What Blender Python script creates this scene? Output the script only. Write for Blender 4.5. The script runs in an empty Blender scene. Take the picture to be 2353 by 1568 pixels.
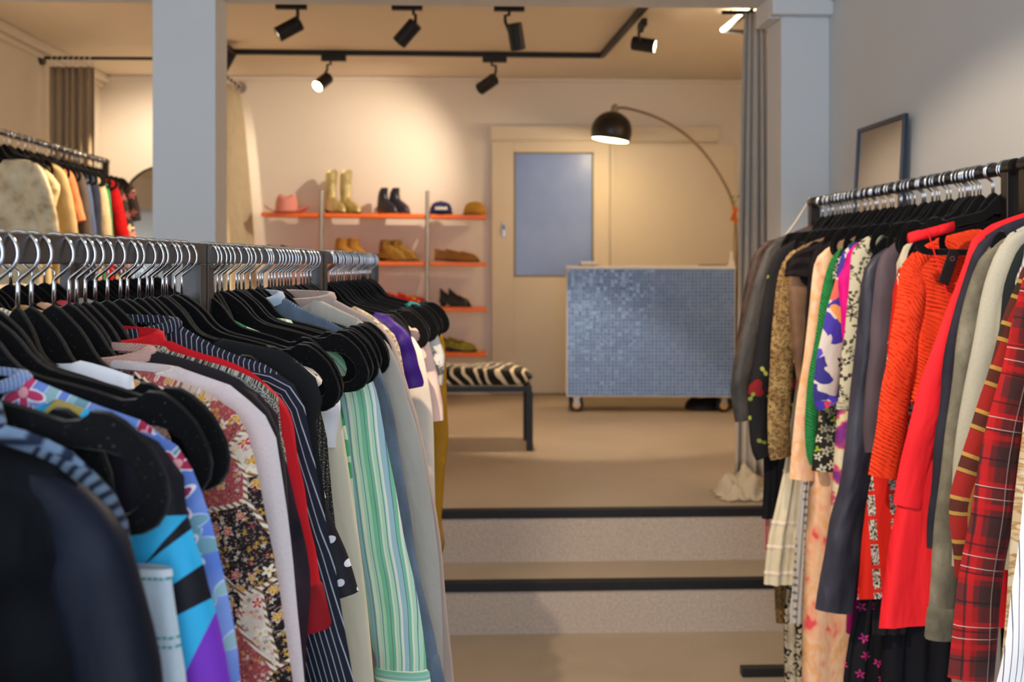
import bpy, bmesh, math, random
from math import sin, cos, pi, radians, atan2, sqrt
from mathutils import Vector, Matrix

# ------------------------------------------------------------------ camera, light, exposure
SC = bpy.context.scene
COL = SC.collection
F = 2500.0                 # focal length in pixels of the 2353 x 1568 frame
CX, HY = 1176.5, 607.0     # principal column and horizon row
TH = radians(2.2)          # the camera looks slightly to the right of the room's axis
EYE = 1.45

cam_d = bpy.data.cameras.new('camera')
cam = bpy.data.objects.new('camera', cam_d)
COL.objects.link(cam)
cam_d.sensor_width = 36.0
cam_d.sensor_fit = 'HORIZONTAL'
cam_d.lens = F / 2353.0 * 36.0
cam_d.shift_y = (HY - 784.0) / 2353.0
cam_d.clip_start = 0.05
cam_d.clip_end = 60
cam.location = (0, 0, EYE)
cam.rotation_euler = (pi / 2, 0, -TH)
cam_d.dof.use_dof = True
cam_d.dof.focus_distance = 1.45
cam_d.dof.aperture_fstop = 7.0
SC.camera = cam

SC.view_settings.view_transform = 'Standard'
SC.view_settings.look = 'None'
SC.view_settings.exposure = 1.0
SC.view_settings.gamma = 1.0
SC.view_settings.use_curve_mapping = False

world = bpy.data.worlds.new('world')
SC.world = world
world.use_nodes = True
bg = world.node_tree.nodes['Background']
bg.inputs['Color'].default_value = (0.62, 0.78, 1.0, 1)
bg.inputs['Strength'].default_value = 1.0


def lamp(name, kind, loc, power, color, aim=None, size=0.05, angle=60, blend=0.3, size_y=None):
    d = bpy.data.lights.new(name, kind)
    d.energy = power
    d.color = color
    if kind == 'AREA':
        d.size = size
        if size_y:
            d.shape = 'RECTANGLE'
            d.size_y = size_y
    else:
        d.shadow_soft_size = size
    if kind == 'SPOT':
        d.spot_size = radians(angle)
        d.spot_blend = blend
    o = bpy.data.objects.new(name, d)
    COL.objects.link(o)
    o.location = loc
    if aim is not None:
        o.rotation_euler = (Vector(aim) - Vector(loc)).to_track_quat('-Z', 'Y').to_euler()
    return o


WARM = (1.0, 0.76, 0.51)
WARM2 = (1.0, 0.80, 0.59)
# daylight through the shop window behind the camera
lamp('window_daylight', 'AREA', (-0.6, -2.35, 1.75), 53, (0.70, 0.84, 1.0), (-0.6, 5, 1.4), size=3.6, size_y=2.2)
# ceiling track spots of the front room (their fixtures hang outside the frame)
lamp('front_spot_right', 'SPOT', (-0.55, 1.15, 2.86), 120, WARM2, (1.02, 2.85, 1.0), size=0.025, angle=50, blend=0.35)
lamp('front_spot_left', 'SPOT', (0.65, 2.6, 2.86), 95, WARM2, (-0.25, 1.25, 1.15), size=0.025, angle=60, blend=0.4)
lamp('front_spot_mid', 'SPOT', (0.25, 2.9, 2.86), 64, WARM2, (0.3, 4.3, 0.2), size=0.03, angle=80, blend=0.6)


# ------------------------------------------------------------------ measuring helpers
def C2W(xc, zc):
    return (xc * cos(TH) + zc * sin(TH), -xc * sin(TH) + zc * cos(TH))


def W(px, py, Y):
    """point of the room plane at depth Y seen at a pixel of the photograph"""
    X = Y * math.tan(math.atan((px - CX) / F) + TH)
    zc = X * sin(TH) + Y * cos(TH)
    return Vector((X, Y, EYE - (py - HY) / F * zc))


# ------------------------------------------------------------------ materials
def lin(c):
    if isinstance(c, str):
        c = tuple(int(c[i:i + 2], 16) / 255 for i in (0, 2, 4))
    return tuple((x / 12.92 if x <= 0.04045 else ((x + 0.055) / 1.055) ** 2.4) for x in c[:3]) + (1.0,)


class NT:
    FOLDS = False      # soft creases in the relief of garment cloths

    def __init__(s, name, rough=0.8, metal=0.0, spec=0.3, sheen=0.0):
        s.m = bpy.data.materials.new(name)
        s.m.use_nodes = True
        s.t = s.m.node_tree
        s.b = s.t.nodes['Principled BSDF']
        s.b.inputs['Roughness'].default_value = rough
        s.b.inputs['Metallic'].default_value = metal
        s.b.inputs['Specular IOR Level'].default_value = spec
        if sheen:
            s.b.inputs['Sheen Weight'].default_value = sheen
        s.tc = s.t.nodes.new('ShaderNodeTexCoord')

    def n(s, kind, **kw):
        x = s.t.nodes.new('ShaderNode' + kind)
        for k, v in kw.items():
            setattr(x, k, v)
        return x

    def put(s, sock, v):
        if isinstance(v, bpy.types.NodeSocket):
            s.t.links.new(v, sock)
        elif v is not None:
            sock.default_value = v

    def math(s, op, a, b=None, c=None):
        x = s.n('Math', operation=op)
        s.put(x.inputs[0], a)
        s.put(x.inputs[1], b)
        s.put(x.inputs[2], c)
        return x.outputs[0]

    def vmath(s, op, a, b=None):
        x = s.n('VectorMath', operation=op)
        s.put(x.inputs[0], a)
        s.put(x.inputs[1], b)
        return x.outputs[0]

    def uv(s):
        return s.tc.outputs['UV']

    def obj(s):
        return s.tc.outputs['Object']

    def xyz(s, v):
        x = s.n('SeparateXYZ')
        s.put(x.inputs[0], v)
        return x.outputs

    def map(s, v, scale=(1, 1, 1), rot=(0, 0, 0), loc=(0, 0, 0)):
        x = s.n('Mapping')
        s.put(x.inputs[0], v)
        x.inputs['Location'].default_value = loc
        x.inputs['Rotation'].default_value = rot
        x.inputs['Scale'].default_value = scale
        return x.outputs[0]

    def noise(s, v, scale=5, detail=3, rough=0.5, color=False):
        x = s.n('TexNoise')
        s.put(x.inputs['Vector'], v)
        x.inputs['Scale'].default_value = scale
        x.inputs['Detail'].default_value = detail
        x.inputs['Roughness'].default_value = rough
        return x.outputs['Color' if color else 'Fac']

    def vor(s, v, scale, feature='F1', rnd=1.0, dims='2D'):
        x = s.n('TexVoronoi', feature=feature, voronoi_dimensions=dims)
        s.put(x.inputs['Vector'], v)
        x.inputs['Scale'].default_value = scale
        x.inputs['Randomness'].default_value = rnd
        return x.outputs

    def ramp(s, f, stops, mode='LINEAR'):
        x = s.n('ValToRGB')
        s.put(x.inputs[0], f)
        e = x.color_ramp
        e.interpolation = mode
        while len(e.elements) < len(stops):
            e.elements.new(0.5)
        for el, (p, c) in zip(e.elements, stops):
            el.position = p
            el.color = lin(c) if isinstance(c, (str,)) else ((c, c, c, 1) if isinstance(c, (int, float)) else c)
        return x.outputs[0]

    def mix(s, f, a, b, mode='MIX'):
        x = s.n('Mix', data_type='RGBA', blend_type=mode)
        s.put(x.inputs[0], f)
        s.put(x.inputs[6], lin(a) if isinstance(a, str) else a)
        s.put(x.inputs[7], lin(b) if isinstance(b, str) else b)
        return x.outputs[2]

    def warp(s, v, scale, amt):
        nz = s.noise(v, scale, 2, 0.5, True)
        d = s.vmath('SUBTRACT', nz, (0.5, 0.5, 0.5))
        sc = s.n('VectorMath', operation='SCALE')
        s.put(sc.inputs[0], d)
        sc.inputs['Scale'].default_value = amt
        return s.vmath('ADD', v, sc.outputs[0])

    def band(s, x, period, width, off=0.0):
        """1 inside stripes of the given width, else 0"""
        f = s.math('FRACT', s.math('MULTIPLY_ADD', x, 1.0 / period, 100.0 + off))
        return s.math('LESS_THAN', f, width / period)

    def bump(s, h, strength=0.3, dist=0.002):
        f = None
        if NT.FOLDS:
            f = s.n('Bump')
            f.inputs['Strength'].default_value = 0.55
            f.inputs['Distance'].default_value = 0.014
            s.put(f.inputs['Height'], s.noise(s.warp(s.map(s.uv(), scale=(1.0, 0.3, 1.0)), 6, .08), 24, 2, .5))
        x = s.n('Bump')
        if f is not None:
            s.t.links.new(f.outputs[0], x.inputs['Normal'])
        x.inputs['Strength'].default_value = strength
        x.inputs['Distance'].default_value = dist
        s.put(x.inputs['Height'], h)
        s.t.links.new(x.outputs[0], s.b.inputs['Normal'])

    def done(s, col):
        s.put(s.b.inputs['Base Color'], lin(col) if isinstance(col, str) else col)
        return s.m


def plain(name, c, rough=0.8, metal=0.0, spec=0.3, var=0.12, vs=6, bump=0.0, bs=400, sheen=0.0):
    t = NT(name, rough, metal, spec, sheen)
    f = t.noise(t.obj(), vs, 4)
    c0 = lin(c)
    lo = tuple(x * (1 - var) for x in c0[:3]) + (1,)
    hi = tuple(min(1, x * (1 + var)) for x in c0[:3]) + (1,)
    if bump:
        t.bump(t.noise(t.obj(), bs, 2), bump)
    return t.done(t.mix(f, lo, hi))


def cloth(name, c, weave=0.35, rough=0.85, var=0.15, sheen=0.0, scale=700, fine=0.0, spec=0.2):
    t = NT(name, rough, 0, spec, sheen)
    f = t.noise(t.uv(), 9, 4)
    c0 = lin(c)
    lo = tuple(x * (1 - var) for x in c0[:3]) + (1,)
    hi = tuple(min(1, x * (1 + var)) for x in c0[:3]) + (1,)
    col = t.mix(f, lo, hi)
    if fine:
        g = t.noise(t.uv(), scale * 0.8, 2)
        col = t.mix(g, t.mix(fine, col, (0, 0, 0, 1)), t.mix(fine, col, (1, 1, 1, 1)))
    t.bump(t.noise(t.uv(), scale, 2), weave, 0.001)
    return t.done(col)


def stripes(name, base, bands, axis='u', rough=0.8, tilt=0.0, wob=0.0, weave=0.2):
    """bands: (period, width, offset, colour)"""
    t = NT(name, rough, 0, 0.25)
    v = t.uv()
    if wob:
        v = t.warp(v, 7, wob)
    if tilt:
        v = t.map(v, rot=(0, 0, tilt))
    o = t.xyz(v)
    x = o[0] if axis == 'u' else o[1]
    col = lin(base)
    for p, w, of, c in bands:
        col = t.mix(t.band(x, p, w, of), col, c)
    t.bump(t.noise(t.uv(), 500, 2), weave, 0.001)
    return t.done(col)


def plaid(name, base, bands, rough=0.9, tilt=0.0):
    """bands: (axis, period, width, offset, colour, alpha)"""
    t = NT(name, rough, 0, 0.2, 0.2)
    v = t.warp(t.uv(), 5, 0.006)
    if tilt:
        v = t.map(v, rot=(0, 0, tilt))
    o = t.xyz(v)
    col = lin(base)
    for ax, p, w, of, c, al in bands:
        col = t.mix(t.math('MULTIPLY', t.band(o[ax], p, w, of), al), col, c)
    g = t.noise(t.uv(), 300, 2)
    col = t.mix(t.math('MULTIPLY', g, 0.25), col, (0.02, 0.01, 0.01, 1))
    t.bump(t.noise(t.uv(), 500, 2), 0.3, 0.001)
    return t.done(col)


def flowers(t, v, scale, R, petals, palette, rnd=1.0, keep=1.0, rim=None, core=None, col=None, rag=0.35):
    """lays petalled flowers, one per random cell, over the colour col"""
    o = t.vor(v, scale, 'F1', rnd)
    pos, ccol = o['Position'], o['Color']
    sep = t.xyz(ccol)
    sc = t.n('VectorMath', operation='SCALE')
    t.put(sc.inputs[0], v)
    sc.inputs['Scale'].default_value = 1.0
    diff = t.vmath('SUBTRACT', v, pos)
    d = t.xyz(diff)
    ang = t.math('ARCTAN2', d[1], d[0])
    ang = t.math('MULTIPLY_ADD', sep[2], 6.28, ang)
    r = t.n('VectorMath', operation='LENGTH')
    t.put(r.inputs[0], diff)
    rr = t.math('MULTIPLY', r.outputs['Value'], scale)
    lobe = t.math('MULTIPLY_ADD', t.math('COSINE', t.math('MULTIPLY', ang, float(petals))), rag, 1.0 - rag)
    size = t.math('MULTIPLY', lobe, t.math('MULTIPLY_ADD', sep[1], 0.35 * R, 0.75 * R))
    ok = t.math('LESS_THAN', sep[0], keep)
    if rim:
        m = t.math('MULTIPLY', t.math('LESS_THAN', rr, t.math('ADD', size, 0.06)), ok)
        col = t.mix(m, col, rim)
    m = t.math('MULTIPLY', t.math('LESS_THAN', rr, size), ok)
    k = len(palette)
    pc = t.ramp(t.math('FRACT', t.math('MULTIPLY', sep[1], 7.3)), [(i / k, c) for i, c in enumerate(palette)], 'CONSTANT')
    col = t.mix(m, col, pc)
    if core:
        m = t.math('MULTIPLY', t.math('LESS_THAN', rr, R * 0.22), ok)
        col = t.mix(m, col, core)
    return col


def floral(name, base, layers, rough=0.75, weave=0.15, warp=0.0, basevar=None):
    t = NT(name, rough, 0, 0.25)
    v = t.uv()
    if warp:
        v = t.warp(v, 12, warp)
    if basevar:
        col = t.mix(t.ramp(t.noise(t.uv(), 14, 3), [(0.4, 0.0), (0.62, 1.0)]), base, basevar)
    else:
        col = lin(base)
    for i, L in enumerate(layers):
        vv = t.map(v, loc=(i * 3.7, i * 1.9, 0), rot=(0, 0, i * 0.5))
        col = flowers(t, vv, col=col, **L)
    t.bump(t.noise(t.uv(), 500, 2), weave, 0.001)
    return t.done(col)


def speckle(name, stops, scale=60, detail=4, rough=0.85, aniso=(1, 1, 1), warp=0, mode='LINEAR', weave=0.3):
    t = NT(name, rough, 0, 0.25)
    v = t.map(t.uv(), scale=aniso)
    if warp:
        v = t.warp(v, 8, warp)
    col = t.ramp(t.noise(v, scale, detail, 0.6), stops, mode)
    t.bump(t.noise(t.uv(), 400, 2), weave, 0.001)
    return t.done(col)


def leopard(name, base, mid, dark, scale=40, fur=0.0):
    t = NT(name, 0.85, 0, 0.25)
    v = t.warp(t.uv(), 40, 0.02)
    o = t.vor(v, scale)
    d = o['Distance']
    sep = t.xyz(o['Color'])
    col = t.mix(t.ramp(t.noise(t.uv(), 20, 2), [(0.4, 0.0), (0.6, 1.0)]), base, mid)
    gap = t.math('GREATER_THAN', t.noise(v, scale * 1.6, 1), 0.42)
    ring = t.math('MULTIPLY', t.math('LESS_THAN', d, 0.42), t.math('GREATER_THAN', d, 0.2))
    ring = t.math('MULTIPLY', ring, gap)
    col = t.mix(ring, col, dark)
    t.bump(t.noise(t.uv(), 300, 2), 0.3 + fur, 0.002)
    return t.done(col)


def knit(name, c, rib=0.006, depth=0.5, axis='u', dark=None, var=0.1, rough=0.9, width=0.5):
    t = NT(name, rough, 0, 0.2, 0.15)
    o = t.xyz(t.warp(t.uv(), 30, 0.002))
    x = o[0] if axis == 'u' else o[1]
    w = t.math('MULTIPLY_ADD', t.math('SINE', t.math('MULTIPLY', x, 2 * pi / rib)), 0.5, 0.5)
    c0 = lin(c)
    dk = lin(dark) if dark else tuple(k * 0.55 for k in c0[:3]) + (1,)
    col = t.mix(t.ramp(w, [(max(0, width - 0.3), 0.0), (width + 0.1, 1.0)]), dk, c0)
    col = t.mix(t.math('MULTIPLY', t.noise(t.uv(), 250, 3), 0.3), col, dk)
    t.bump(w, depth, 0.003)
    return t.done(col)


M = {}
M['wall'] = plain('white_wall_paint', 'e6ddd0', 0.75, var=0.03, vs=1.5, bump=0.05, bs=180)
M['wall_grey'] = plain('pale_grey_wall_paint', 'dcdcdc', 0.75, var=0.03, vs=2, bump=0.05, bs=180)
M['ceil'] = plain('ceiling_paint', 'e2d6c4', 0.8, var=0.03, vs=1)
M['door_paint'] = plain('cream_door_paint', 'dccdb6', 0.55, var=0.03, vs=2)
M['black'] = plain('matt_black_metal', '17171a', 0.45, 0.0, 0.4, 0.2)
M['nosing'] = plain('black_rubber', '1b1a1e', 0.55, 0, 0.3, 0.2)
M['rail'] = plain('dark_steel_rail', '4c4846', 0.42, 0.75, 0.5, 0.3, 20, 0.08, 300)
M['pipe'] = plain('black_steel_pipe', '2c2928', 0.3, 0.7, 0.5, 0.2, 20)
M['chrome'] = plain('chrome_wire', 'd4d6dc', 0.13, 1.0, 0.5, 0.02)
M['steel'] = plain('brushed_steel', 'b0aaa2', 0.35, 0.9, 0.5, 0.1)
M['orange'] = plain('orange_lacquer', 'ff7410', 0.4, 0, 0.4, 0.05)
M['white'] = plain('white_plastic', 'eeeae4', 0.5, var=0.03)


def velvet():
    t = NT('black_velvet', 0.95, 0, 0.1, 0.12)
    t.b.inputs['Sheen Roughness'].default_value = 0.5
    sp = t.math('GREATER_THAN', t.noise(t.obj(), 420, 1), 0.74)
    col = t.mix(t.math('MULTIPLY', sp, 0.35), lin('08080a'), lin('6a6460'))
    t.bump(t.noise(t.obj(), 900, 2), 0.25, 0.0006)
    return t.done(col)


M['velvet'] = velvet()


def floor_mat():
    t = NT('taupe_concrete_floor', 0.5, 0, 0.35)
    a = t.noise(t.obj(), 1.3, 5, 0.6)
    b = t.noise(t.obj(), 60, 3, 0.6)
    col = t.ramp(a, [(0.3, '998a77'), (0.7, 'ab9c89')])
    col = t.mix(t.math('MULTIPLY', b, 0.18), col, '5c5046')
    t.put(t.b.inputs['Roughness'], t.math('MULTIPLY_ADD', a, 0.3, 0.36))
    t.bump(b, 0.08, 0.002)
    return t.done(col)


M['floor'] = floor_mat()


def riser_mat():
    t = NT('rough_grey_plaster', 0.8, 0, 0.25)
    b = t.noise(t.obj(), 90, 4, 0.65)
    col = t.ramp(b, [(0.3, 'a39489'), (0.75, 'beb0a4')])
    t.bump(b, 0.2, 0.003)
    return t.done(col)


M['riser'] = riser_mat()


def emit(name, c, strength):
    m = bpy.data.materials.new(name)
    m.use_nodes = True
    b = m.node_tree.nodes['Principled BSDF']
    b.inputs['Base Color'].default_value = (0.8, 0.8, 0.8, 1)
    b.inputs['Emission Color'].default_value = lin(c)
    b.inputs['Emission Strength'].default_value = strength
    return m


M['glow'] = emit('lamp_lens_glow', 'ffe2ae', 9)
M['glow_led'] = emit('led_tube_glow', 'ffe9bd', 2.2)
M['glow_shade'] = emit('lit_shade_inside', 'ffd98a', 5)


# ------------------------------------------------------------------ mesh helpers
class MB:
    def __init__(s):
        s.v, s.f, s.u = [], [], []

    def add(s, vs, fs, us=None):
        k = len(s.v)
        s.v += [tuple(p) for p in vs]
        s.f += [tuple(i + k for i in f) for f in fs]
        s.u += list(us) if us else [(p[0] + p[1], p[2]) for p in vs]
        return s

    def box(s, lo, hi, rot=None, about=None):
        x0, y0, z0 = lo
        x1, y1, z1 = hi
        vs = [Vector(p) for p in ((x0, y0, z0), (x1, y0, z0), (x1, y1, z0), (x0, y1, z0), (x0, y0, z1), (x1, y0, z1), (x1, y1, z1), (x0, y1, z1))]
        if rot is not None:
            c = Vector(about) if about is not None else (Vector(lo) + Vector(hi)) / 2
            vs = [rot @ (p - c) + c for p in vs]
        return s.add(vs, [(0, 3, 2, 1), (4, 5, 6, 7), (0, 1, 5, 4), (1, 2, 6, 5), (2, 3, 7, 6), (3, 0, 4, 7)])

    def tube(s, pts, r, n=8, caps=True):
        pts = [Vector(p) for p in pts]
        rr = r if isinstance(r, (list, tuple)) else [r] * len(pts)
        up = None
        rings = []
        for i, p in enumerate(pts):
            a = pts[max(i - 1, 0)]
            b = pts[min(i + 1, len(pts) - 1)]
            d = (b - a).normalized()
            if up is None:
                up = Vector((0, 0, 1)) if abs(d.z) < 0.9 else Vector((0, 1, 0))
            x = up.cross(d)
            if x.length < 1e-5:
                x = Vector((1, 0, 0)).cross(d)
            x.normalize()
            y = d.cross(x)
            up = y
            rings.append([p + (x * cos(2 * pi * k / n) + y * sin(2 * pi * k / n)) * rr[i] for k in range(n)])
        return s.loft(rings, caps)

    def loft(s, rings, caps=True, uvs=None, closed=True):
        n = len(rings[0])
        vs = [p for r in rings for p in r]
        fs = []
        for i in range(len(rings) - 1):
            for k in range(n if closed else n - 1):
                k2 = (k + 1) % n
                fs.append((i * n + k, i * n + k2, (i + 1) * n + k2, (i + 1) * n + k))
        if caps and closed:
            fs.append(tuple(reversed(range(n))))
            fs.append(tuple((len(rings) - 1) * n + k for k in range(n)))
        return s.add(vs, fs, uvs)

    def lathe(s, prof, n=24, mat=None, caps=False):
        """prof: (radius, z)"""
        rings = [[Vector((r * cos(2 * pi * k / n), r * sin(2 * pi * k / n), z)) for k in range(n)] for r, z in prof]
        if mat is not None:
            rings = [[mat @ p for p in r] for r in rings]
        return s.loft(rings, caps)

    def build(s, name, mat, parent=None, smooth=False, bevel=0.0, loc=None, kind=None, sub=0, angle=None):
        me = bpy.data.meshes.new(name)
        me.from_pydata(s.v, [], s.f)
        uvl = me.uv_layers.new(name='UVMap')
        li = 0
        idx = [0] * len(me.loops)
        me.loops.foreach_get('vertex_index', idx)
        flat = [0.0] * (2 * len(idx))
        for j, i in enumerate(idx):
            flat[2 * j], flat[2 * j + 1] = s.u[i]
        uvl.data.foreach_set('uv', flat)
        if smooth:
            me.polygons.foreach_set('use_smooth', [True] * len(me.polygons))
        if mat is not None:
            me.materials.append(mat)
        me.update()
        if smooth and angle:
            me.set_sharp_from_angle(angle=radians(angle))
        o = bpy.data.objects.new(name, me)
        COL.objects.link(o)
        if parent is not None:
            o.parent = parent
        if loc is not None:
            o.location = loc
        if kind:
            o['kind'] = kind
        if bevel:
            b = o.modifiers.new('bevel', 'BEVEL')
            b.width = bevel
            b.segments = 2
            b.limit_method = 'ANGLE'
        if sub:
            b = o.modifiers.new('sub', 'SUBSURF')
            b.levels = b.render_levels = sub
        return o


def thing(name, label, cat, loc=(0, 0, 0), rz=0.0, group=None):
    o = bpy.data.objects.new(name, None)
    COL.objects.link(o)
    o.location = loc
    o.rotation_euler = (0, 0, rz)
    o.empty_display_size = 0.05
    o['label'] = label
    o['category'] = cat
    if group:
        o['group'] = group
    return o


def tag(o, label, cat, group=None):
    o['label'] = label
    o['category'] = cat
    if group:
        o['group'] = group
    return o


def struct(name, mb, mat, **kw):
    return mb.build(name, mat, kind='structure', **kw)


def box_obj(name, lo, hi, mat, parent=None, bevel=0.0, kind=None):
    """box whose coordinates are given in the parent's frame"""
    return MB().box(lo, hi).build(name, mat, parent, bevel=bevel, kind=kind)


def lerp_poly(pts, x):
    if x <= pts[0][0]:
        return pts[0][1]
    for (x0, y0), (x1, y1) in zip(pts, pts[1:]):
        if x <= x1:
            return y0 + (y1 - y0) * (x - x0) / max(1e-9, x1 - x0)
    return pts[-1][1]


def resample(pts, n):
    d = [0.0]
    for a, b in zip(pts, pts[1:]):
        d.append(d[-1] + sqrt(sum((p - q) ** 2 for p, q in zip(a, b))))
    out = []
    for i in range(n):
        t = d[-1] * i / (n - 1)
        j = 0
        while j < len(d) - 2 and d[j + 1] < t:
            j += 1
        f = (t - d[j]) / max(1e-9, d[j + 1] - d[j])
        out.append(tuple(p + (q - p) * f for p, q in zip(pts[j], pts[j + 1])))
    return out


def smooth_poly(pts, it=2):
    for _ in range(it):
        q = [pts[0]]
        for a, b in zip(pts, pts[1:]):
            q.append(tuple(0.75 * x + 0.25 * y for x, y in zip(a, b)))
            q.append(tuple(0.25 * x + 0.75 * y for x, y in zip(a, b)))
        q.append(pts[-1])
        pts = q
    return pts


# ------------------------------------------------------------------ the shop's shell
UP = 0.42          # level of the raised back room
MID = 0.203
YB = 8.62          # back wall
XL, XR = -2.88, 1.536
XR2 = 2.75         # right wall of the back room
YS1, YS2 = 4.54, 4.25
ZC1, ZC2 = 3.05, 2.926

struct('floor', MB().box((XL - 0.1, -3, -0.1), (XR + 0.1, YS2 + 0.03, 0)), M['floor'])
struct('floor_raised', MB().box((XL - 0.1, YS1 + 0.012, 0.0), (XR2, YB + 0.1, UP)), M['floor'])
step = MB().box((XL, YS2 + 0.012, 0), (XR, YS1 + 0.012, MID))
so = struct('step_lower', step, M['floor'])
rs = MB().box((XL, YS2 + 0.006, 0), (XR, YS2 + 0.012, MID - 0.036)).build('riser', M['riser'], so)
ru = MB().box((XL, YS1 + 0.006, MID), (XR, YS1 + 0.012, UP - 0.034)).build('riser', M['riser'], so)
MB().box((XL, YS2, MID - 0.036), (XR, YS2 + 0.045, MID + 0.003)).build('trim_step_nosing', M['nosing'], bevel=0.004, kind='structure')
MB().box((XL, YS1, UP - 0.034), (XR, YS1 + 0.045, UP + 0.003)).build('trim_step_nosing', M['nosing'], bevel=0.004, kind='structure')

struct('ceiling', MB().box((XL - 0.1, -3, ZC1), (XR + 0.1, 4.82, ZC1 + 0.1)), M['ceil'])
struct('ceiling_back_room', MB().box((XL - 0.1, 4.6, ZC2), (XR2 + 0.1, YB + 0.1, ZC2 + 0.1)), M['ceil'])
struct('wall_left', MB().box((XL - 0.1, -3, 0), (XL, YB + 0.1, ZC1 + 0.1)), M['wall'])
struct('wall_right', MB().box((XR, -3, 0), (XR + 0.1, 4.84, ZC1 + 0.1)), M['wall_grey'])
struct('wall_right_back_room', MB().box((XR2, 4.6, 0), (XR2 + 0.1, YB + 0.1, ZC2 + 0.1)), M['wall'])
struct('wall_right_return', MB().box((XR + 0.1, 4.74, 0), (XR2, 4.84, ZC1)), M['wall'])
struct('wall_back', MB().box((XL - 0.1, YB, 0), (XR2 + 0.1, YB + 0.1, ZC2 + 0.1)), M['wall'])
# shop front behind the camera with a wide window opening
sw = MB().box((XL, -2.6, 0), (XR, -2.5, 0.5)).box((XL, -2.6, 2.9), (XR, -2.5, ZC1))
sw.box((XL, -2.6, 0.5), (-2.6, -2.5, 2.9)).box((1.3, -2.6, 0.5), (XR, -2.5, 2.9))
struct('wall_front', sw, M['wall'])

# free-standing pillar, pilaster and beam between the rooms
YP0, YP1 = 4.60, 4.82
p0, p1 = W(350, 0, YP0).x, W(495, 0, YP0).x
struct('pillar_left', MB().box((p0, YP0, UP), (p1, YP1, 2.62)), M['wall_grey'], bevel=0.003)
q0 = W(1795, 0, YP0).x
struct('pillar_right', MB().box((q0, YP0, UP), (XR, YP1, 2.62)), M['wall_grey'], bevel=0.003)
struct('beam', MB().box((XL, YP0, 2.592), (XR, YP1, ZC1)), M['wall_grey'], bevel=0.004)
struct('trim_pilaster_cap', MB().box((W(1782, 0, 4.5).x, YP0 - 0.06, 2.505), (XR, YP0, 2.66)).box((W(1782, 0, 4.5).x, YP0, 2.50), (q0, YP1, 2.592)), M['wall_grey'], bevel=0.006)
cr = MB().box((XR - 0.05, -2.5, 2.60), (XR, YP0 - 0.06, 2.63)).box((XR - 0.02, -2.5, 2.56), (XR, YP0 - 0.06, 2.60))
struct('trim_cornice_right', cr, M['wall_grey'], bevel=0.008)
cl = MB().box((XL, YP1, ZC2 - 0.06), (XL + 0.06, YB, ZC2)).box((XL, YP1, ZC2 - 0.10), (XL + 0.025, YB, ZC2 - 0.06))
struct('trim_cornice_left', cl, M['wall'], bevel=0.01)
struct('trim_cornice_back', MB().box((XL, YB - 0.03, ZC2 - 0.035), (XR2, YB, ZC2)), M['wall'], bevel=0.01)
bbx = W(1125, 0, YB).x
struct('baseboard_back', MB().box((bbx, YB - 0.015, UP), (XR2, YB, UP + 0.19)), M['door_paint'], bevel=0.004)

# sliding door with frosted blue-grey pane
dY = YB - 0.05
d0, d1 = W(1130, 0, dY).x, W(1400, 0, dY).x
zt = W(1300, 325, dY).z
door = MB()
g0, g1 = W(1181, 350, dY).x, W(1364, 350, dY).x
gz1, gz0 = W(1270, 350, dY).z, W(1270, 636, dY).z
door.box((d0, dY, UP + 0.01), (g0, dY + 0.04, zt)).box((g1, dY, UP + 0.01), (d1, dY + 0.04, zt))
door.box((g0, dY, gz1), (g1, dY + 0.04, zt)).box((g0, dY, UP + 0.01), (g1, dY + 0.04, gz0))
do = struct('door_1', door, M['door_paint'], bevel=0.003)
t = NT('frosted_blue_glass', 0.35, 0, 0.5)
tn = t.noise(t.obj(), 1.6, 3)
M['frost'] = t.done(t.ramp(tn, [(0.3, '768dc6'), (0.7, '90a5dc')]))
box_obj('pane', (g0, dY + 0.012, gz0), (g1, dY + 0.022, gz1), M['frost'], do)
fr = MB()
fw = 0.012
fr.box((g0, dY - 0.004, gz0), (g0 + fw, dY + 0.012, gz1)).box((g1 - fw, dY - 0.004, gz0), (g1, dY + 0.012, gz1))
fr.box((g0, dY - 0.004, gz1 - fw), (g1, dY + 0.012, gz1)).box((g0, dY - 0.004, gz0), (g1, dY + 0.012, gz0 + fw))
fr.build('glazing_bead', plain('grey_bead', '8f8674', 0.6), do)
hx = W(1158, 0, dY).x
hz1, hz0 = W(1158, 511, dY).z, W(1158, 545, dY).z
h = MB().box((hx - 0.014, dY - 0.008, hz0), (hx + 0.014, dY, hz1)).build('door_handle', M['steel'], do, bevel=0.003)
MB().box((hx - 0.006, dY - 0.03, (hz0 + hz1) / 2), (hx + 0.006, dY - 0.008, hz1 - 0.02)).build('finger_pull', M['black'], h)
r0, r1 = W(1127, 0, dY).x, W(1650, 0, dY).x
rz1, rz0 = W(1400, 293, dY).z, W(1400, 323, dY).z
struct('trim_sliding_door_head', MB().box((r0, dY - 0.05, rz0), (r1, YB, rz1)).box((r0, dY - 0.03, rz0 - 0.012), (r1, YB, rz0)), M['door_paint'], bevel=0.003)
struct('trim_door_stop', MB().box((d1 + 0.012, YB - 0.03, UP), (d1 + 0.05, YB, rz0 - 0.012)), M['door_paint'], bevel=0.003)
struct('wall_panel_back', MB().box((d1 + 0.05, YB - 0.018, UP + 0.19), (r1 + 0.15, YB, rz0 - 0.02)), M['door_paint'], bevel=0.003)


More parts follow.
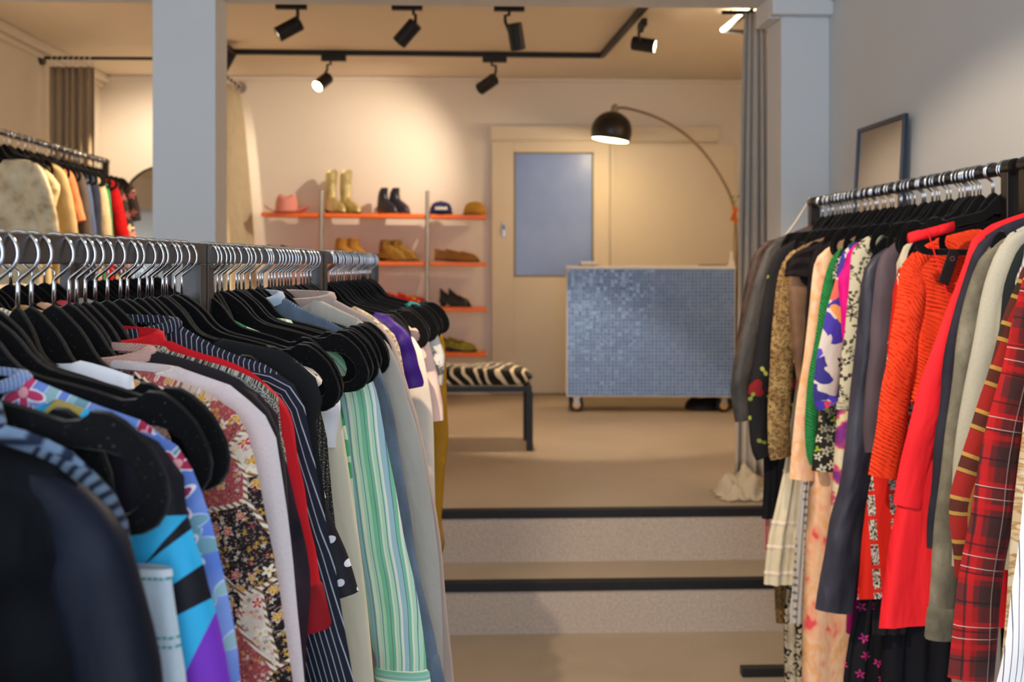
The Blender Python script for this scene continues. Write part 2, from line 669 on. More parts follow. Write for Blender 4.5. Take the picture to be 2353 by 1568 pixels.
# ------------------------------------------------------------------ racks, hangers and the garment builder
class Rack:
    """a clothes rail: N(z) is the plan point (camera frame) at camera depth z; side +1 faces right, -1 faces left"""
    def __init__(s, fn, top, side, yaw, word):
        s.fn, s.top, s.side, s.yaw, s.word = fn, top, side, yaw, word

    def N(s, z):
        return (s.fn(z), z)

    def zpx(s, px):
        lo, hi = 0.3, 9.0
        f = lambda z: s.fn(z) / z * F + CX - px
        a = f(lo)
        for _ in range(60):
            m = (lo + hi) / 2
            if (f(m) > 0) == (a > 0):
                lo = m
            else:
                hi = m
        return lo


RL = Rack(lambda z: -0.447 + 0.031 * (z - 0.93), 1.478, 1, 11, 'front left')
RB = Rack(lambda z: -0.98 - 0.1 * (z - 2.24), 1.478, 1, 4, 'back left')
RR = Rack(lambda z: (1.213 - z * sin(TH)) / cos(TH), 1.683, -1, 4, 'right')
RU = Rack(lambda z: (-2.27 - z * sin(TH)) / cos(TH), 2.105, 1, 2, 'upper left')


def hanger_body_mesh():
    half = [(0, -.066), (.008, -.066), (.0105, -.072), (.0165, -.0745), (.026, -.080), (.038, -.091), (.05, -.105), (.062, -.113), (.08, -.118),
            (.105, -.123), (.13, -.129), (.146, -.134), (.153, -.1355), (.160, -.134), (.168, -.127), (.182, -.128), (.197, -.136), (.212, -.151),
            (.222, -.169), (.226, -.186), (.222, -.201), (.211, -.210), (.19, -.2135), (0, -.2135)]
    inn = [(0, -.116), (.03, -.119), (.045, -.129), (.06, -.137), (.085, -.142), (.115, -.147), (.14, -.152), (.165, -.155), (.183, -.156),
           (.195, -.163), (.203, -.174), (.206, -.186), (.201, -.195), (.19, -.199), (0, -.200)]
    n = 44
    o = resample(half, n)
    i = resample(inn, n)
    o = o + [(-x, z) for x, z in reversed(o[1:-1])]
    i = i + [(-x, z) for x, z in reversed(i[1:-1])]
    m = MB()
    T, e = 0.0033, 0.0016
    rings = []
    for (ox, oz), (ix, iz) in zip(o, i):
        d = Vector((ix - ox, 0, iz - oz))
        L = d.length
        d.normalize()
        O, I = Vector((ox, 0, oz)), Vector((ix, 0, iz))
        k = min(e, L * 0.3)
        rings.append([O, O + d * k + Vector((0, T, 0)), I - d * k + Vector((0, T, 0)), I, I - d * k - Vector((0, T, 0)), O + d * k - Vector((0, T, 0))])
    rings.append(rings[0])
    return m.loft(rings, False)


def hook_mesh(flip=1):
    pts = []
    r, cz = .0205, -.0189
    for k in range(21):
        a = radians(192 - k * (192 + 33) / 20)
        pts.append((flip * r * cos(a), 0, cz + r * sin(a)))
    pts += [(flip * .009, 0, -.0365), (flip * .002, 0, -.0415), (0, 0, -.0445), (0, 0, -.050), (0, 0, -.070)]
    return MB().tube(pts, .0019, 8)


_hb = hanger_body_mesh().build('hanger_body', M['velvet'], smooth=True, angle=50)
_hk = {1: hook_mesh(1).build('hook', M['chrome'], smooth=True), -1: hook_mesh(-1).build('hook', M['chrome'], smooth=True)}
random.seed(4)
HUSED = {}


def place(rack, z, yaw):
    """world location and rotation of a hanger on a rack; the local x axis points to the aisle"""
    n = rack.N(z)
    a = radians(yaw)
    e = (rack.side * cos(a), -sin(a))
    w = C2W(*n)
    ew = C2W(*e)
    return Vector((w[0], w[1], rack.top)), atan2(ew[1], ew[0]), n, e


def hanger(rack, z, yaw, flip=1, label=None, group=None, fit=(1.0, 1.0)):
    loc, rz, _, _ = place(rack, z, yaw)
    if label is None:
        w = rack.word
        if w == 'front left':
            w = 'nearest' if z < 1.49 else 'second' if z < 2.27 else 'farthest'
        elif w == 'back left':
            w = 'hidden near' if z < 2.48 else 'hidden far'
        label, group = HLAB[w], 'bare hangers on the %s rail' % w
    t = thing('clothes_hanger', label, 'hanger', loc, rz, group)
    for src in (_hb, _hk[flip]):
        if src.get('used'):
            c = src.copy()
            COL.objects.link(c)
        else:
            c = src
            src['used'] = 1
        c.parent = t
        if src is _hb:
            c.scale = (fit[0], 1, fit[1])
            c.location = (0, 0, -.066 * (1 - fit[1]))
        if 'used' in c.keys() and c is not src:
            del c['used']
    return t


HLAB = {'nearest': 'bare black velvet hanger on the square left rail nearest the camera',
        'second': 'bare black velvet hanger on the second square rail at left, above the mint shirt',
        'farthest': 'bare black velvet hanger on the farthest square rail at left, by the purple top',
        'hidden near': 'black velvet hanger seen under the nearest left rail, in the row behind it',
        'hidden far': 'black velvet hanger far back in the hidden row, before the pillar foot',
        'right': 'black velvet hanger on the round black pipe rail at right',
        'upper left': 'black hanger on the raised rail before the fitting curtain at far left'}


def trace(n, e, px, py, top):
    """where the sight line through a photograph pixel meets a hanger's own vertical plane, in the hanger's frame"""
    dx = (px - CX) / F
    t = (n[1] * dx - n[0]) / (e[0] - e[1] * dx)
    zc = n[1] + t * e[1]
    return (t, EYE - (py - HY) / F * zc - top)


HTOP = [(.0105, -.072), (.026, -.080), (.038, -.091), (.05, -.105), (.062, -.113), (.08, -.118), (.105, -.123), (.13, -.129), (.153, -.1355), (.168, -.127),
        (.182, -.128), (.197, -.136), (.212, -.151), (.222, -.169), (.226, -.186)]
_STOP = set('with behind on left right hanging between beside in at seen whose showing first second near next a the tapering peeking clipped filling of before low last from below past and'.split())
_SHORT = set()


def short_label(label):
    w = label.replace(',', ' ,').split()
    out = []
    for x in w:
        if x == ',' or (x in _STOP and len(out) >= 2 and x != 'and'):
            break
        out.append(x)
    s = ' '.join(out)
    if s in _SHORT:
        s = ' '.join(label.replace(',', '').split()[:10])
    _SHORT.add(s)
    return s


STD_SH = [(.055, -.100), (.09, -.113), (.15, -.128), (.2, -.148), (.222, -.172)]


def ext_to(side, zend):
    if zend is not None and side[-1][1] > zend:
        (x0, z0), (x1, z1) = side[-2], side[-1]
        k = (x1 - x0) / min(-1e-3, z1 - z0)
        k = max(-0.25, min(0.12, k))
        side = side + [(x1 + k * (zend - z1) * 0.6, zend)]
    return side


def garment(name, label, cat, rack, z, sh, side, mat, yaw=None, sl=None, hem=None, ext=None, th=.011, fold=.007, dip=.06, body=None, collar=None,
            cuff=None, group=None, hang=True, local=False, seed=None, fr=(2.3, 5.1), parts=(), flip=1, slth=.015, loc_only=None, smat=None, cmat=None):
    if z > 20:
        z = rack.zpx(z - 10000)
    yaw = rack.yaw if yaw is None else yaw
    loc, rz, n, e = place(rack, z, yaw)
    rnd = random.Random(seed if seed is not None else label)
    L = (lambda q: list(q)) if local else (lambda q: [trace(n, e, px, py, rack.top) for px, py in q])
    sh = L(sh) if sh != 'std' else list(STD_SH)
    if side == 'std':
        side = [(.235, -.22), (.245, -.35), (.25, -.55)]
    else:
        side = L(side)
    side = ext_to(side, ext)
    root = thing(name, label, cat, loc, rz, group)
    # shoulder line as a function of |x|
    top = [sh[0]]
    for p in sh[1:]:
        if p[0] > top[-1][0] + 0.002:
            top.append(p)
    xt, zt = top[-1]
    nw, zn = top[0]
    if hang:
        sx = max(.45, min(1.04, (xt - .016) / .226))
        kz = .55
        for hx, hz in HTOP:
            x_ = hx * sx
            if x_ >= nw and x_ < xt - .012:
                kz = max(kz, (lerp_poly(top, x_) - .004 + .066) / (hz + .066))
        kz = min(kz, 1.6)
        hanger(rack, z, yaw, flip, 'black velvet hanger carrying the ' + short_label(label), 'hangers carrying clothes on the %s rail' % rack.word, (sx, kz))
    zhem = hem if hem is not None else (side[-1][1] if not sl else min(side[-1][1], -.72))
    if body is not None:
        edge = L(body)
        if hem is None:
            zhem = edge[-1][1]
        edge = [(z_, x_) for x_, z_ in edge]
    elif sl:
        edge = [(zt, xt - .022), (zt - .1, xt - .03), (zhem, xt - .02)]
    else:
        edge = [(z_, x_) for x_, z_ in side]
    edge = sorted([(-a, b) for a, b in edge])
    if sl:
        top_b = [(x, z_) for x, z_ in top if x < xt - .024] + [(xt - .022, lerp_poly(top, xt - .022) - .004)]
    else:
        top_b = top
    xtb, ztb = top_b[-1]
    NC, NR = 22, 24
    cols = [(-1 + 2 * i / NC, -1) for i in range(NC + 1)] + [(1 - 2 * i / NC, 1) for i in range(1, NC)]
    p1, p2, p3 = rnd.random() * 6.28, rnd.random() * 6.28, rnd.random() * 6.28
    vs, us = [], []
    for r in range(-1, NR + 1):
        ridge = r < 0
        rr = (max(r, 0) / NR) ** 1.15
        for xi, s in cols:
            ax = abs(xi) * xtb
            if ax < nw:
                q = 1 - (ax / max(nw, 1e-4)) ** 2
                z0 = zn - (dip if s < 0 else dip * 0.35) * q ** 0.7
            else:
                z0 = lerp_poly(top_b, ax)
            zz = z0 + (zhem - z0) * rr
            w = lerp_poly(edge, -zz) if zz < ztb else xtb
            # keep the shoulder outline continuous where the side begins
            k = min(1.0, max(0.0, (ztb - zz) / 0.05))
            w = xtb * (1 - k) + w * k if zz < ztb else xtb
            x = xi * w
            prof = max(0.0, 1 - xi * xi) ** 0.5
            g = min(1.0, rr / 0.12)
            t = (0.0062 + (th - 0.0062) * g) * (0.3 + 0.7 * prof)
            fo = fold * min(1, rr * 1.6) * (0.6 * sin(fr[0] * 3.14 * xi + p1 + 1.1 * rr) + 0.4 * sin(fr[1] * 3.14 * xi + p2 - 1.5 * rr + 0.6 * sin(4 * rr + p3)))
            fo += 0.0025 * sin(9 * xi + 14 * rr + p3) * g
            if ridge and ax >= nw:
                vs.append((x, 0.0, zz + .004))
            else:
                vs.append((x, s * t * (1 if abs(xi) < 1 else 0) + fo, zz + (0.004 * sin(8 * xi + p1) if r == NR else 0)))
            us.append((x, zz))
    n_ = len(cols)
    fs = [(i * n_ + k, i * n_ + (k + 1) % n_, (i + 1) * n_ + (k + 1) % n_, (i + 1) * n_ + k) for i in range(NR + 1) for k in range(n_)]
    MB().add(vs, fs, us).build('body', mat, root, smooth=True)
    if sl:
        w0, w1 = sl
        st = [p for p in top if p[0] > xt - .062]
        if not st or st[0][0] > xt - .04:
            st = [(xt - .06, lerp_poly(top, xt - .06))] + st
        path = smooth_poly(st + [p for p in side if p[1] < zt - .004], 2)
        P = resample(path, 26)
        for sgn in (1, -1):
            rings, uv, acc = [], [], 0.0
            for i, (x, z_) in enumerate(P):
                a, b = P[max(0, i - 1)], P[min(len(P) - 1, i + 1)]
                tx, tz = b[0] - a[0], b[1] - a[1]
                l = sqrt(tx * tx + tz * tz) or 1
                tx, tz = tx / l, tz / l
                nx, nz = tz, -tx
                if i:
                    acc += sqrt((x - P[i - 1][0]) ** 2 + (z_ - P[i - 1][1]) ** 2)
                f = i / (len(P) - 1)
                g = min(1, (i + 0.6) / 5.0)
                w = (w0 + (w1 - w0) * f) * (0.35 + 0.65 * g)
                ry = slth * (0.35 + 0.65 * g)
                if cuff and i >= len(P) - 2:
                    w *= 0.95
                ring = []
                fo = fold * 0.8 * f * sin(5 * f + p2) + 0.002 * sin(23 * f + p1)
                for k in range(12):
                    an = 2 * pi * k / 12
                    c, s_ = cos(an), sin(an)
                    wr = 1 + 0.05 * sin(3 * an + 17 * f + p3) * g
                    off = w / 2 - c * w / 2
                    rr_ = s_ * ry * wr
                    sc_z = -.007 * abs(sin(2.5 * an)) if name == 'scalloped_top' and i == len(P) - 1 else 0.0
                    ring.append(Vector((sgn * (x + nx * off), rr_ + fo, z_ + nz * off + sc_z)))
                    uv.append((xt - off + (0.35 if sgn > 0 else -0.35), -acc))
                rings.append(ring)
            MB().loft(rings, True, uv).build('sleeve', smat or mat, root, smooth=True, angle=60)
            if cuff:
                cm, cl_ = cuff
                R0 = rings[-1]
                cen = sum(R0, Vector()) / 12
                tdir = (cen - sum(rings[-3], Vector()) / 12).normalized()
                cr_ = []
                for kk in (-0.1, 0.0, 0.9, 1.0):
                    sc = 1.10 if 0 <= kk <= 0.9 else 0.98
                    cr_.append([cen + (p - cen) * sc + tdir * cl_ * kk for p in R0])
                MB().loft(cr_, False).build('cuff', cm, root, smooth=True, angle=40)
    if collar:
        ch, cw = collar
        rings = []
        NCc = 28
        for kk, (oo, zz_) in enumerate(((0.0, 0.0), (0.002, ch * 0.6), (0.006, ch), (0.013, ch * 0.85), (0.017, ch * 0.2), (0.016, -ch * 0.35))):
            ring = []
            for k in range(NCc + 1):
                an = -pi / 2 + 0.25 + (2 * pi - 0.5) * k / NCc
                c, s_ = cos(an), sin(an)
                dz = -0.25 * dip * max(0, -s_)
                ring.append(Vector(((nw + oo) * c, (0.016 + oo * 0.4) * s_, zn + zz_ + dz - (0.35 * (abs(c) * nw - 0) * cw))))
            rings.append(ring)
        MB().loft(rings, False, closed=False).build('collar', cmat or mat, root, smooth=True)
    return root


def drape(name, label, cat, rack, z, rows, mat, yaw=None, fold=.008, th=.012, group=None, top=-.205, band=None, ext=None, hang=True, fr=(3, 7), trim=None):
    """a skirt, trousers or other piece clipped to the hanger's bar; rows: (py, px_left, px_right) down its visible length"""
    if z > 20:
        z = rack.zpx(z - 10000)
    yaw = rack.yaw if yaw is None else yaw
    loc, rz, n, e = place(rack, z, yaw)
    rnd = random.Random(label)
    R = []
    for py, a, b in rows:
        pa, pb = trace(n, e, a, py, rack.top), trace(n, e, b, py, rack.top)
        lo, hi = min(pa[0], pb[0]), max(pa[0], pb[0])
        R.append(((pa[1] + pb[1]) / 2, lo, hi))
    if top is not None and R[0][0] < top - 0.01:
        c = (R[0][1] + R[0][2]) / 2
        hw = (R[0][2] - R[0][1]) / 2
        cc = max(-.2 + hw, min(.2 - hw, c))
        cc, hw = c * .5, min(hw, .17) * .8
        R = [(top, cc - hw, cc + hw)] + R
    if ext is not None and R[-1][0] > ext:
        R.append((ext, R[-1][1], R[-1][2]))
    if hang:
        hanger(rack, z, yaw, 1, 'black velvet hanger carrying the ' + short_label(label), 'hangers carrying clothes on the %s rail' % rack.word, (.8, 1.0))
    root = thing(name, label, cat, loc, rz, group)
    zs = [R[0][0] + (R[-1][0] - R[0][0]) * i / 26 for i in range(27)]
    Rn = sorted([(-a, b, c) for a, b, c in R])
    NC = 18
    cols = [(-1 + 2 * i / NC, -1) for i in range(NC + 1)] + [(1 - 2 * i / NC, 1) for i in range(1, NC)]
    p1, p2 = rnd.random() * 6.28, rnd.random() * 6.28

    def ring(zz, f, grow=0.0):
        lo = lerp_poly([(a, b) for a, b, c in Rn], -zz) - grow
        hi = lerp_poly([(a, c) for a, b, c in Rn], -zz) + grow
        out = []
        for xi, s in cols:
            prof = max(0.0, 1 - xi * xi) ** 0.5
            y = s * (th * (0.35 + 0.65 * f) * (0.2 + 0.8 * prof) + grow) * (1 if abs(xi) < 1 else 0)
            y += fold * f * (0.6 * sin(fr[0] * 3.14 * xi + p1 + f) + 0.4 * sin(fr[1] * 3.14 * xi + p2 - f))
            out.append((lo + (hi - lo) * (xi + 1) / 2, y, zz))
        return out
    vs, us = [], []
    for i, zz in enumerate(zs):
        rg = ring(zz, min(1, i / 8))
        vs += rg
        us += [(p[0], p[2]) for p in rg]
    n_ = len(cols)
    fs = [(i * n_ + k, i * n_ + (k + 1) % n_, (i + 1) * n_ + (k + 1) % n_, (i + 1) * n_ + k) for i in range(26) for k in range(n_)]
    MB().add(vs, fs, us).build('body', mat, root, smooth=True)
    if band:
        bm_, bh = band
        z0 = R[0][0] if top is None else R[1][0]
        if top is None:
            for x_ in (.06, .11):
                MB().tube([(x_, 0, -.2), (x_, 0, z0 - .004)], .002, 6).build('hanging_loop', bm_, root)
        b = MB()
        rg = [ring(z0 - bh * q, 0.2, 0.0015) for q in (0, 0.5, 1)]
        b.loft(rg, False, [(p[0], p[2]) for r_ in rg for p in r_])
        b.build('waistband', bm_, root, smooth=True)
    if trim:
        for zz0, tm in trim:
            zz = trace(n, e, rows[0][1], zz0, rack.top)[1]
            rg = [ring(zz - q, 1.0, 0.002 if 0 < q < .012 else 0.0005) for q in (0, .004, .010, .014)]
            MB().loft(rg, False, [(p[0], p[2]) for r_ in rg for p in r_]).build('frill', tm, root, smooth=True)
    return root


# --- the racks
def square_rack(label, rack, za, zb, floor, group=None, foot=.24):
    a, b = Vector(C2W(*rack.N(za))), Vector(C2W(*rack.N(zb)))
    d = b - a
    L, rz = d.length, atan2(d.y, d.x)
    t = thing('clothes_rack', label, 'clothes rack', (a.x, a.y, floor), rz, group)
    top = rack.top - floor
    box_obj('rail', (0, -.0125, top - .0275), (L, .0125, top), M['rail'], t, 0.001)
    for x in (0, L - .025):
        box_obj('post', (x, -.0125, .03), (x + .025, .0125, top - .0276), M['rail'], t, 0.001)
        box_obj('foot', (x, -foot, 0), (x + .025, foot, .03), M['black'], t, 0.002)
    box_obj('bottom_rail', (.025, -.0125, .03), (L - .025, .0125, .055), M['rail'], t, 0.001)
    return t


def pipe_rack(label, rack, za, zb, floor, group=None, feet=(-.14, .26)):
    a, b = Vector(C2W(*rack.N(za))), Vector(C2W(*rack.N(zb)))
    d = b - a
    L, rz = d.length, atan2(d.y, d.x)
    t = thing('clothes_rack', label, 'clothes rack', (a.x, a.y, floor), rz, group)
    top = rack.top - floor
    r = .016
    MB().tube([(-.03, 0, top - r), (L + .03, 0, top - r)], r, 20).build('rail', M['pipe'], t, smooth=True, angle=40)
    for x in (.0, L):
        box_obj('post', (x - .015, -.018, .03), (x + .015, .018, top - r * 1.7), M['pipe'], t, 0.002)
        MB().tube([(x - .022, 0, top - r), (x + .022, 0, top - r)], r + .003, 20).build('clamp', M['pipe'], t, smooth=True, angle=40)
        box_obj('foot', (x - .02, feet[0], 0), (x + .02, feet[1], .032), M['black'], t, 0.003)
    box_obj('bottom_rail', (.015, -.015, .035), (L - .015, .015, .065), M['pipe'], t, 0.002)
    return t


square_rack('square steel clothes rack nearest the camera at left, bearing the navy jacket', RL, 0.64, 1.487, 0)
square_rack('square steel clothes rack at left, second from camera, bearing the green striped shirt', RL, 1.495, 2.262, 0)
square_rack('square steel clothes rack at left, farthest in the front row, bearing the purple top', RL, 2.285, 3.02, 0)
square_rack('square clothes rack behind the nearest left one, seen below its rail', RB, 1.62, 2.46, 0)
square_rack('square clothes rack farther back in the hidden left row, before the pillar', RB, 2.50, 3.5, 0)
pipe_rack('black pipe clothes rack along the right wall, bearing the orange lace dress', RR, 2.44, 3.84, 0)
pipe_rack('black pipe clothes rack nearest the camera at right, bearing the red tartan shirt', RR, 1.3, 2.36, 0)
pipe_rack('black clothes rack on the raised floor at far left by the fitting room', RU, 4.75, 6.78, UP, feet=(-.26, .26))

# --- plain hangers on the rails (pixel of the hook stem); the narrow ones carry clothes that no longer show
for px, k in ((-290, 1), (-95, .97), (-45, 1.0), (-10, .8), (277, .84), (350, .8), (374, .84), (383, .8), (402, 1.0), (418, .98), (470, .85), (510, 1), (525, .9), (543, .97), (550, 1), (575, .97), (598, .95),
              (603, 1), (618, .97), (632, .95), (648, .9), (662, .93), (669, .9), (692, 1), (699, .97), (706, .95), (714, .95)):
    hanger(RL, RL.zpx(px), 11 + random.uniform(-2.5, 2.5), fit=(k, 1))
for k in range(21):
    hanger(RL, 2.34 + k * 0.031 + random.uniform(-.008, .008), 8 + random.uniform(-3, 3), fit=(random.choice((.85, .9, 1)), 1))
for k in range(9):
    hanger(RB, 1.72 + k * 0.072 + random.uniform(-.012, .012), 4 + random.uniform(-3, 3), -1)
for k in range(15):
    hanger(RB, 2.58 + k * 0.055 + random.uniform(-.012, .012), 4 + random.uniform(-3, 3), -1)
for k in range(24):
    hanger(RR, 2.475 + k * 0.055 + random.uniform(-.012, .012), 4 + random.uniform(-4, 4), fit=(random.choice((.6, .68, .76)), 1))
for k in range(18):
    hanger(RU, 5.30 + k * 0.082 + random.uniform(-.02, .02), 2 + random.uniform(-3, 3), fit=(.8, 1))


# ------------------------------------------------------------------ cloths
def colour_block():
    t = NT('turquoise_colour_block', 0.65, 0, 0.25)
    o = t.xyz(t.uv())
    w = t.warp(t.uv(), 9, 0.012)
    ow = t.xyz(w)
    col = lin('35aede')
    # mustard patches with a pale rim by the collar
    vo = t.vor(t.map(t.uv(), loc=(0.3, 0.2, 0)), 24)
    near = t.math('MULTIPLY', t.math('LESS_THAN', o[0], 0.142), t.math('GREATER_THAN', o[1], -0.2))
    far_ = t.math('GREATER_THAN', o[0], 0.112)
    nr = t.math('MULTIPLY', near, far_)
    col = t.mix(t.math('MULTIPLY', t.math('LESS_THAN', vo['Distance'], 0.52), nr), col, 'c9dde6')
    col = t.mix(t.math('MULTIPLY', t.math('LESS_THAN', vo['Distance'], 0.44), nr), col, 'a8934a')
    # black yoke over the shoulder
    yk = t.math('MULTIPLY', t.math('GREATER_THAN', ow[0], 0.148), t.math('GREATER_THAN', ow[1], -0.205))
    col = t.mix(yk, col, '1a1620')
    # tapering black rays and a purple hem field
    for xa, za, s_, w0, wd in ((0.215, -0.222, 1.0, 0.0, 0.2), (0.229, -0.262, 0.7, 0.004, 0.09), (0.16, -0.30, 0.6, 0.004, 0.1)):
        dx = t.math('SUBTRACT', o[0], xa)
        d = t.math('SUBTRACT', o[1], t.math('MULTIPLY_ADD', dx, s_, za))
        lim = t.math('MAXIMUM', t.math('MULTIPLY_ADD', t.math('SUBTRACT', o[0], xa - .02), wd, w0), 0.0)
        col = t.mix(t.math('LESS_THAN', t.math('ABSOLUTE', d), lim), col, '17141d')
    p = t.math('SUBTRACT', o[1], t.math('MULTIPLY_ADD', t.math('SUBTRACT', o[0], 0.233), 2.2, -0.30))
    col = t.mix(t.math('LESS_THAN', p, 0.0), col, '7a35b8')
    t.bump(t.noise(t.uv(), 500, 2), 0.1, 0.001)
    return t.done(col)


def patchwork():
    t = NT('patchwork_print', 0.85, 0, 0.2)
    v = t.warp(t.uv(), 6, 0.05)
    vs = t.map(v, scale=(1.5, 1.0, 1))
    o = t.vor(vs, 17)
    col = t.ramp(t.xyz(o['Color'])[0], [(0, '1c1616'), (.26, 'c9ab9c'), (.42, 'a4474a'), (.56, '231a1c'), (.68, 'd8c6b4'), (.88, '191c2c')], 'CONSTANT')
    w = t.warp(t.uv(), 40, 0.008)
    col = flowers(t, w, 190, .46, 5, ['d9a23c', 'e8dcc8', 'b23c4c', '2a2226'], keep=.8, core='d8b070', col=col, rag=.45)
    col = flowers(t, t.map(t.uv(), loc=(5, 3, 0)), 72, .42, 5, ['c22f46', 'c98a22', 'ead9c0'], keep=.42, rim='eadfce', core='e0a838', col=col)
    fine = t.noise(t.uv(), 420, 3)
    col = t.mix(t.ramp(fine, [(.56, 0.0), (.62, .55)]), col, 'c8a58e')
    e = t.vor(vs, 17, 'DISTANCE_TO_EDGE')['Distance']
    braid = t.math('GREATER_THAN', t.math('SINE', t.math('MULTIPLY', t.math('ADD', t.xyz(t.uv())[0], t.xyz(t.uv())[1]), 900)), -0.1)
    bc = t.mix(braid, '8a5f42', 'e6d6bf')
    col = t.mix(t.math('LESS_THAN', e, 0.034), col, bc)
    t.bump(t.noise(t.uv(), 500, 2), 0.2, 0.001)
    return t.done(col)


def denim(name, c, fade, rough=0.85, lines=()):
    t = NT(name, rough, 0, 0.2)
    tw = t.math('MULTIPLY_ADD', t.math('SINE', t.math('MULTIPLY', t.math('ADD', t.xyz(t.uv())[0], t.xyz(t.uv())[1]), 3600)), .5, .5)
    f = t.ramp(t.noise(t.map(t.uv(), scale=(1, .35, 1)), 18, 5, .65), [(.35, 0.0), (.7, 1.0)])
    col = t.mix(f, c, fade)
    col = t.mix(t.math('MULTIPLY', tw, .14), col, (1, 1, 1, 1))
    for z_ in lines:
        o = t.xyz(t.uv())
        m = t.math('LESS_THAN', t.math('ABSOLUTE', t.math('SUBTRACT', o[1], z_)), .0009)
        m = t.math('MULTIPLY', m, t.band(o[0], .004, .003))
        col = t.mix(m, col, '3f8f92')
    t.bump(tw, .25, .001)
    return t.done(col)


def lace(name, c, dark, scale=1.0):
    t = NT(name, 0.85, 0, 0.15)
    v = t.warp(t.uv(), 9, 0.05)
    o = t.xyz(v)
    f = t.math('SINE', t.math('MULTIPLY', t.math('MULTIPLY_ADD', o[0], -.45, o[1]), 620 * scale))
    g = t.math('GREATER_THAN', t.noise(t.map(v, scale=(1, 2.2, 1)), 70 * scale, 1), .5)
    hole = t.math('MULTIPLY', t.math('GREATER_THAN', f, .45), g)
    big = t.math('GREATER_THAN', t.noise(t.uv(), 10, 1), .44)
    hole = t.math('MULTIPLY', hole, big)
    t.bump(t.math('SUBTRACT', f, t.math('MULTIPLY', hole, 2.0)), .6, .0025)
    return t.done(t.mix(hole, c, dark))


def herring(name, c, d):
    t = NT(name, 0.9, 0, 0.2)
    o = t.xyz(t.uv())
    zz = t.math('PINGPONG', o[0], 0.004)
    s = t.math('SINE', t.math('MULTIPLY', t.math('ADD', zz, o[1]), 2 * pi / .0032))
    col = t.mix(t.math('MULTIPLY_ADD', s, .4, .5), c, d)
    t.bump(s, .3, .001)
    return t.done(col)


def banded():
    """red cloth with upright bands of framed black and white blocks"""
    t = NT('red_cloth_with_block_bands', 0.7, 0, 0.25)
    o = t.xyz(t.map(t.uv(), rot=(0, 0, 0.06)))
    bandm = t.band(o[0], .052, .018, .2)
    row = t.math('FRACT', t.math('MULTIPLY_ADD', o[1], 1 / .058, 50))
    inrow = t.math('LESS_THAN', row, .82)
    m = t.math('MULTIPLY', bandm, inrow)
    nz = t.noise(t.map(t.uv(), scale=(2, 1, 1)), 130, 3)
    inner = t.ramp(nz, [(0, '15110f'), (.44, '8a8070'), (.52, 'e4dfd4'), (.62, 'cdbd94'), (.7, '2b4b7a')], 'CONSTANT')
    col = t.mix(m, 'dc2415', inner)
    t.bump(t.noise(t.uv(), 500, 2), .15, .001)
    return t.done(col)


def zebra():
    t = NT('zebra_fur', 0.9, 0, 0.15, 0.2)
    v = t.warp(t.obj(), 5, 0.10)
    o = t.xyz(v)
    x = t.math('MULTIPLY_ADD', o[2], 0.55, t.math('MULTIPLY_ADD', o[1], -0.35, o[0]))
    f = t.math('SINE', t.math('MULTIPLY', x, 2 * pi / .062))
    col = t.mix(t.ramp(f, [(.42, 0.0), (.62, 1.0)]), '1c1713', 'cdbb9d')
    t.bump(t.noise(t.obj(), 300, 2), .4, .003)
    return t.done(col)


def glitter(name, c, d):
    t = NT(name, .5, .2, .5)
    n = t.noise(t.map(t.uv(), scale=(1, 1, 1)), 620, 1)
    rib = t.math('SINE', t.math('MULTIPLY', t.xyz(t.uv())[0], 2 * pi / .005))
    col = t.mix(t.math('GREATER_THAN', n, .62), c, d)
    t.bump(rib, .4, .002)
    return t.done(col)


def buttoned(name, c, dot):
    t = NT(name, .8, 0, .2)
    o = t.vor(t.map(t.uv(), scale=(.75, 1, 1)), 42, rnd=0.1)
    col = t.mix(t.math('LESS_THAN', o['Distance'], .22), c, dot)
    col = t.mix(t.math('MULTIPLY', t.noise(t.uv(), 60, 3), .3), col, '9a9a98')
    t.bump(t.noise(t.uv(), 300, 2), .3, .001)
    return t.done(col)


K = {}
NT.FOLDS = True
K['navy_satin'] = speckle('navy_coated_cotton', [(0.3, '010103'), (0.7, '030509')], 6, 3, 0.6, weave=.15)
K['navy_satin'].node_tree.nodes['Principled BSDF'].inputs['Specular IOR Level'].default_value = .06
K['navy_sleeve_sheen'] = speckle('navy_coated_sleeve_sheen', [(0.3, '04070f'), (0.7, '0a1020')], 6, 3, 0.6, weave=.15)  # bluish sheen of the sleeve painted in as a lighter colour than the body
K['navy_sleeve_sheen'].node_tree.nodes['Principled BSDF'].inputs['Specular IOR Level'].default_value = .16
K['denim_knit'] = knit('navy_blue_ribbed_knit', '6a7c94', .0095, .9, 'v', '131d33', width=.5)
K['turq'] = colour_block()
K['peri'] = floral('periwinkle_floral', '5a78c4', [
    dict(scale=36, R=.5, petals=2, palette=['6f97a8', '8fb0b8'], keep=.55, rim='c8cfe4', rag=.55),
    dict(scale=26, R=.5, petals=5, palette=['a8264e', 'c23a64', '8c2a5a'], keep=.85, rim='e8dfe6', core='e7a0a8')], basevar='7d96d2')
K['rib_blue'] = knit('pale_blue_rib', '8fa3d0', .004, .4)
K['patch'] = patchwork()
K['lilac'] = cloth('lilac_grey_wool', 'd2c2c2', .5, .95, .08, .3, 420, .10)
K['pink_hb'] = herring('dusty_pink_herringbone', 'd0a79b', 'a37b73')
K['charcoal'] = cloth('charcoal_wool', '1f1b1e', .4, .95, .2, .1)
K['sheer_dark'] = speckle('dark_sheer_chiffon', [(.3, '16131c'), (.55, '33202a'), (.75, '1a1826')], 16, 3, .6, weave=.1)
K['tweed'] = speckle('black_white_tweed', [(.46, '151314'), (.54, 'b9b2a4')], 700, 2, .9)
K['red'] = cloth('crimson_viscose', 'c01420', .25, .75, .15)
K['red_cuff'] = cloth('dark_red_viscose', '8a1019', .25, .75, .2)
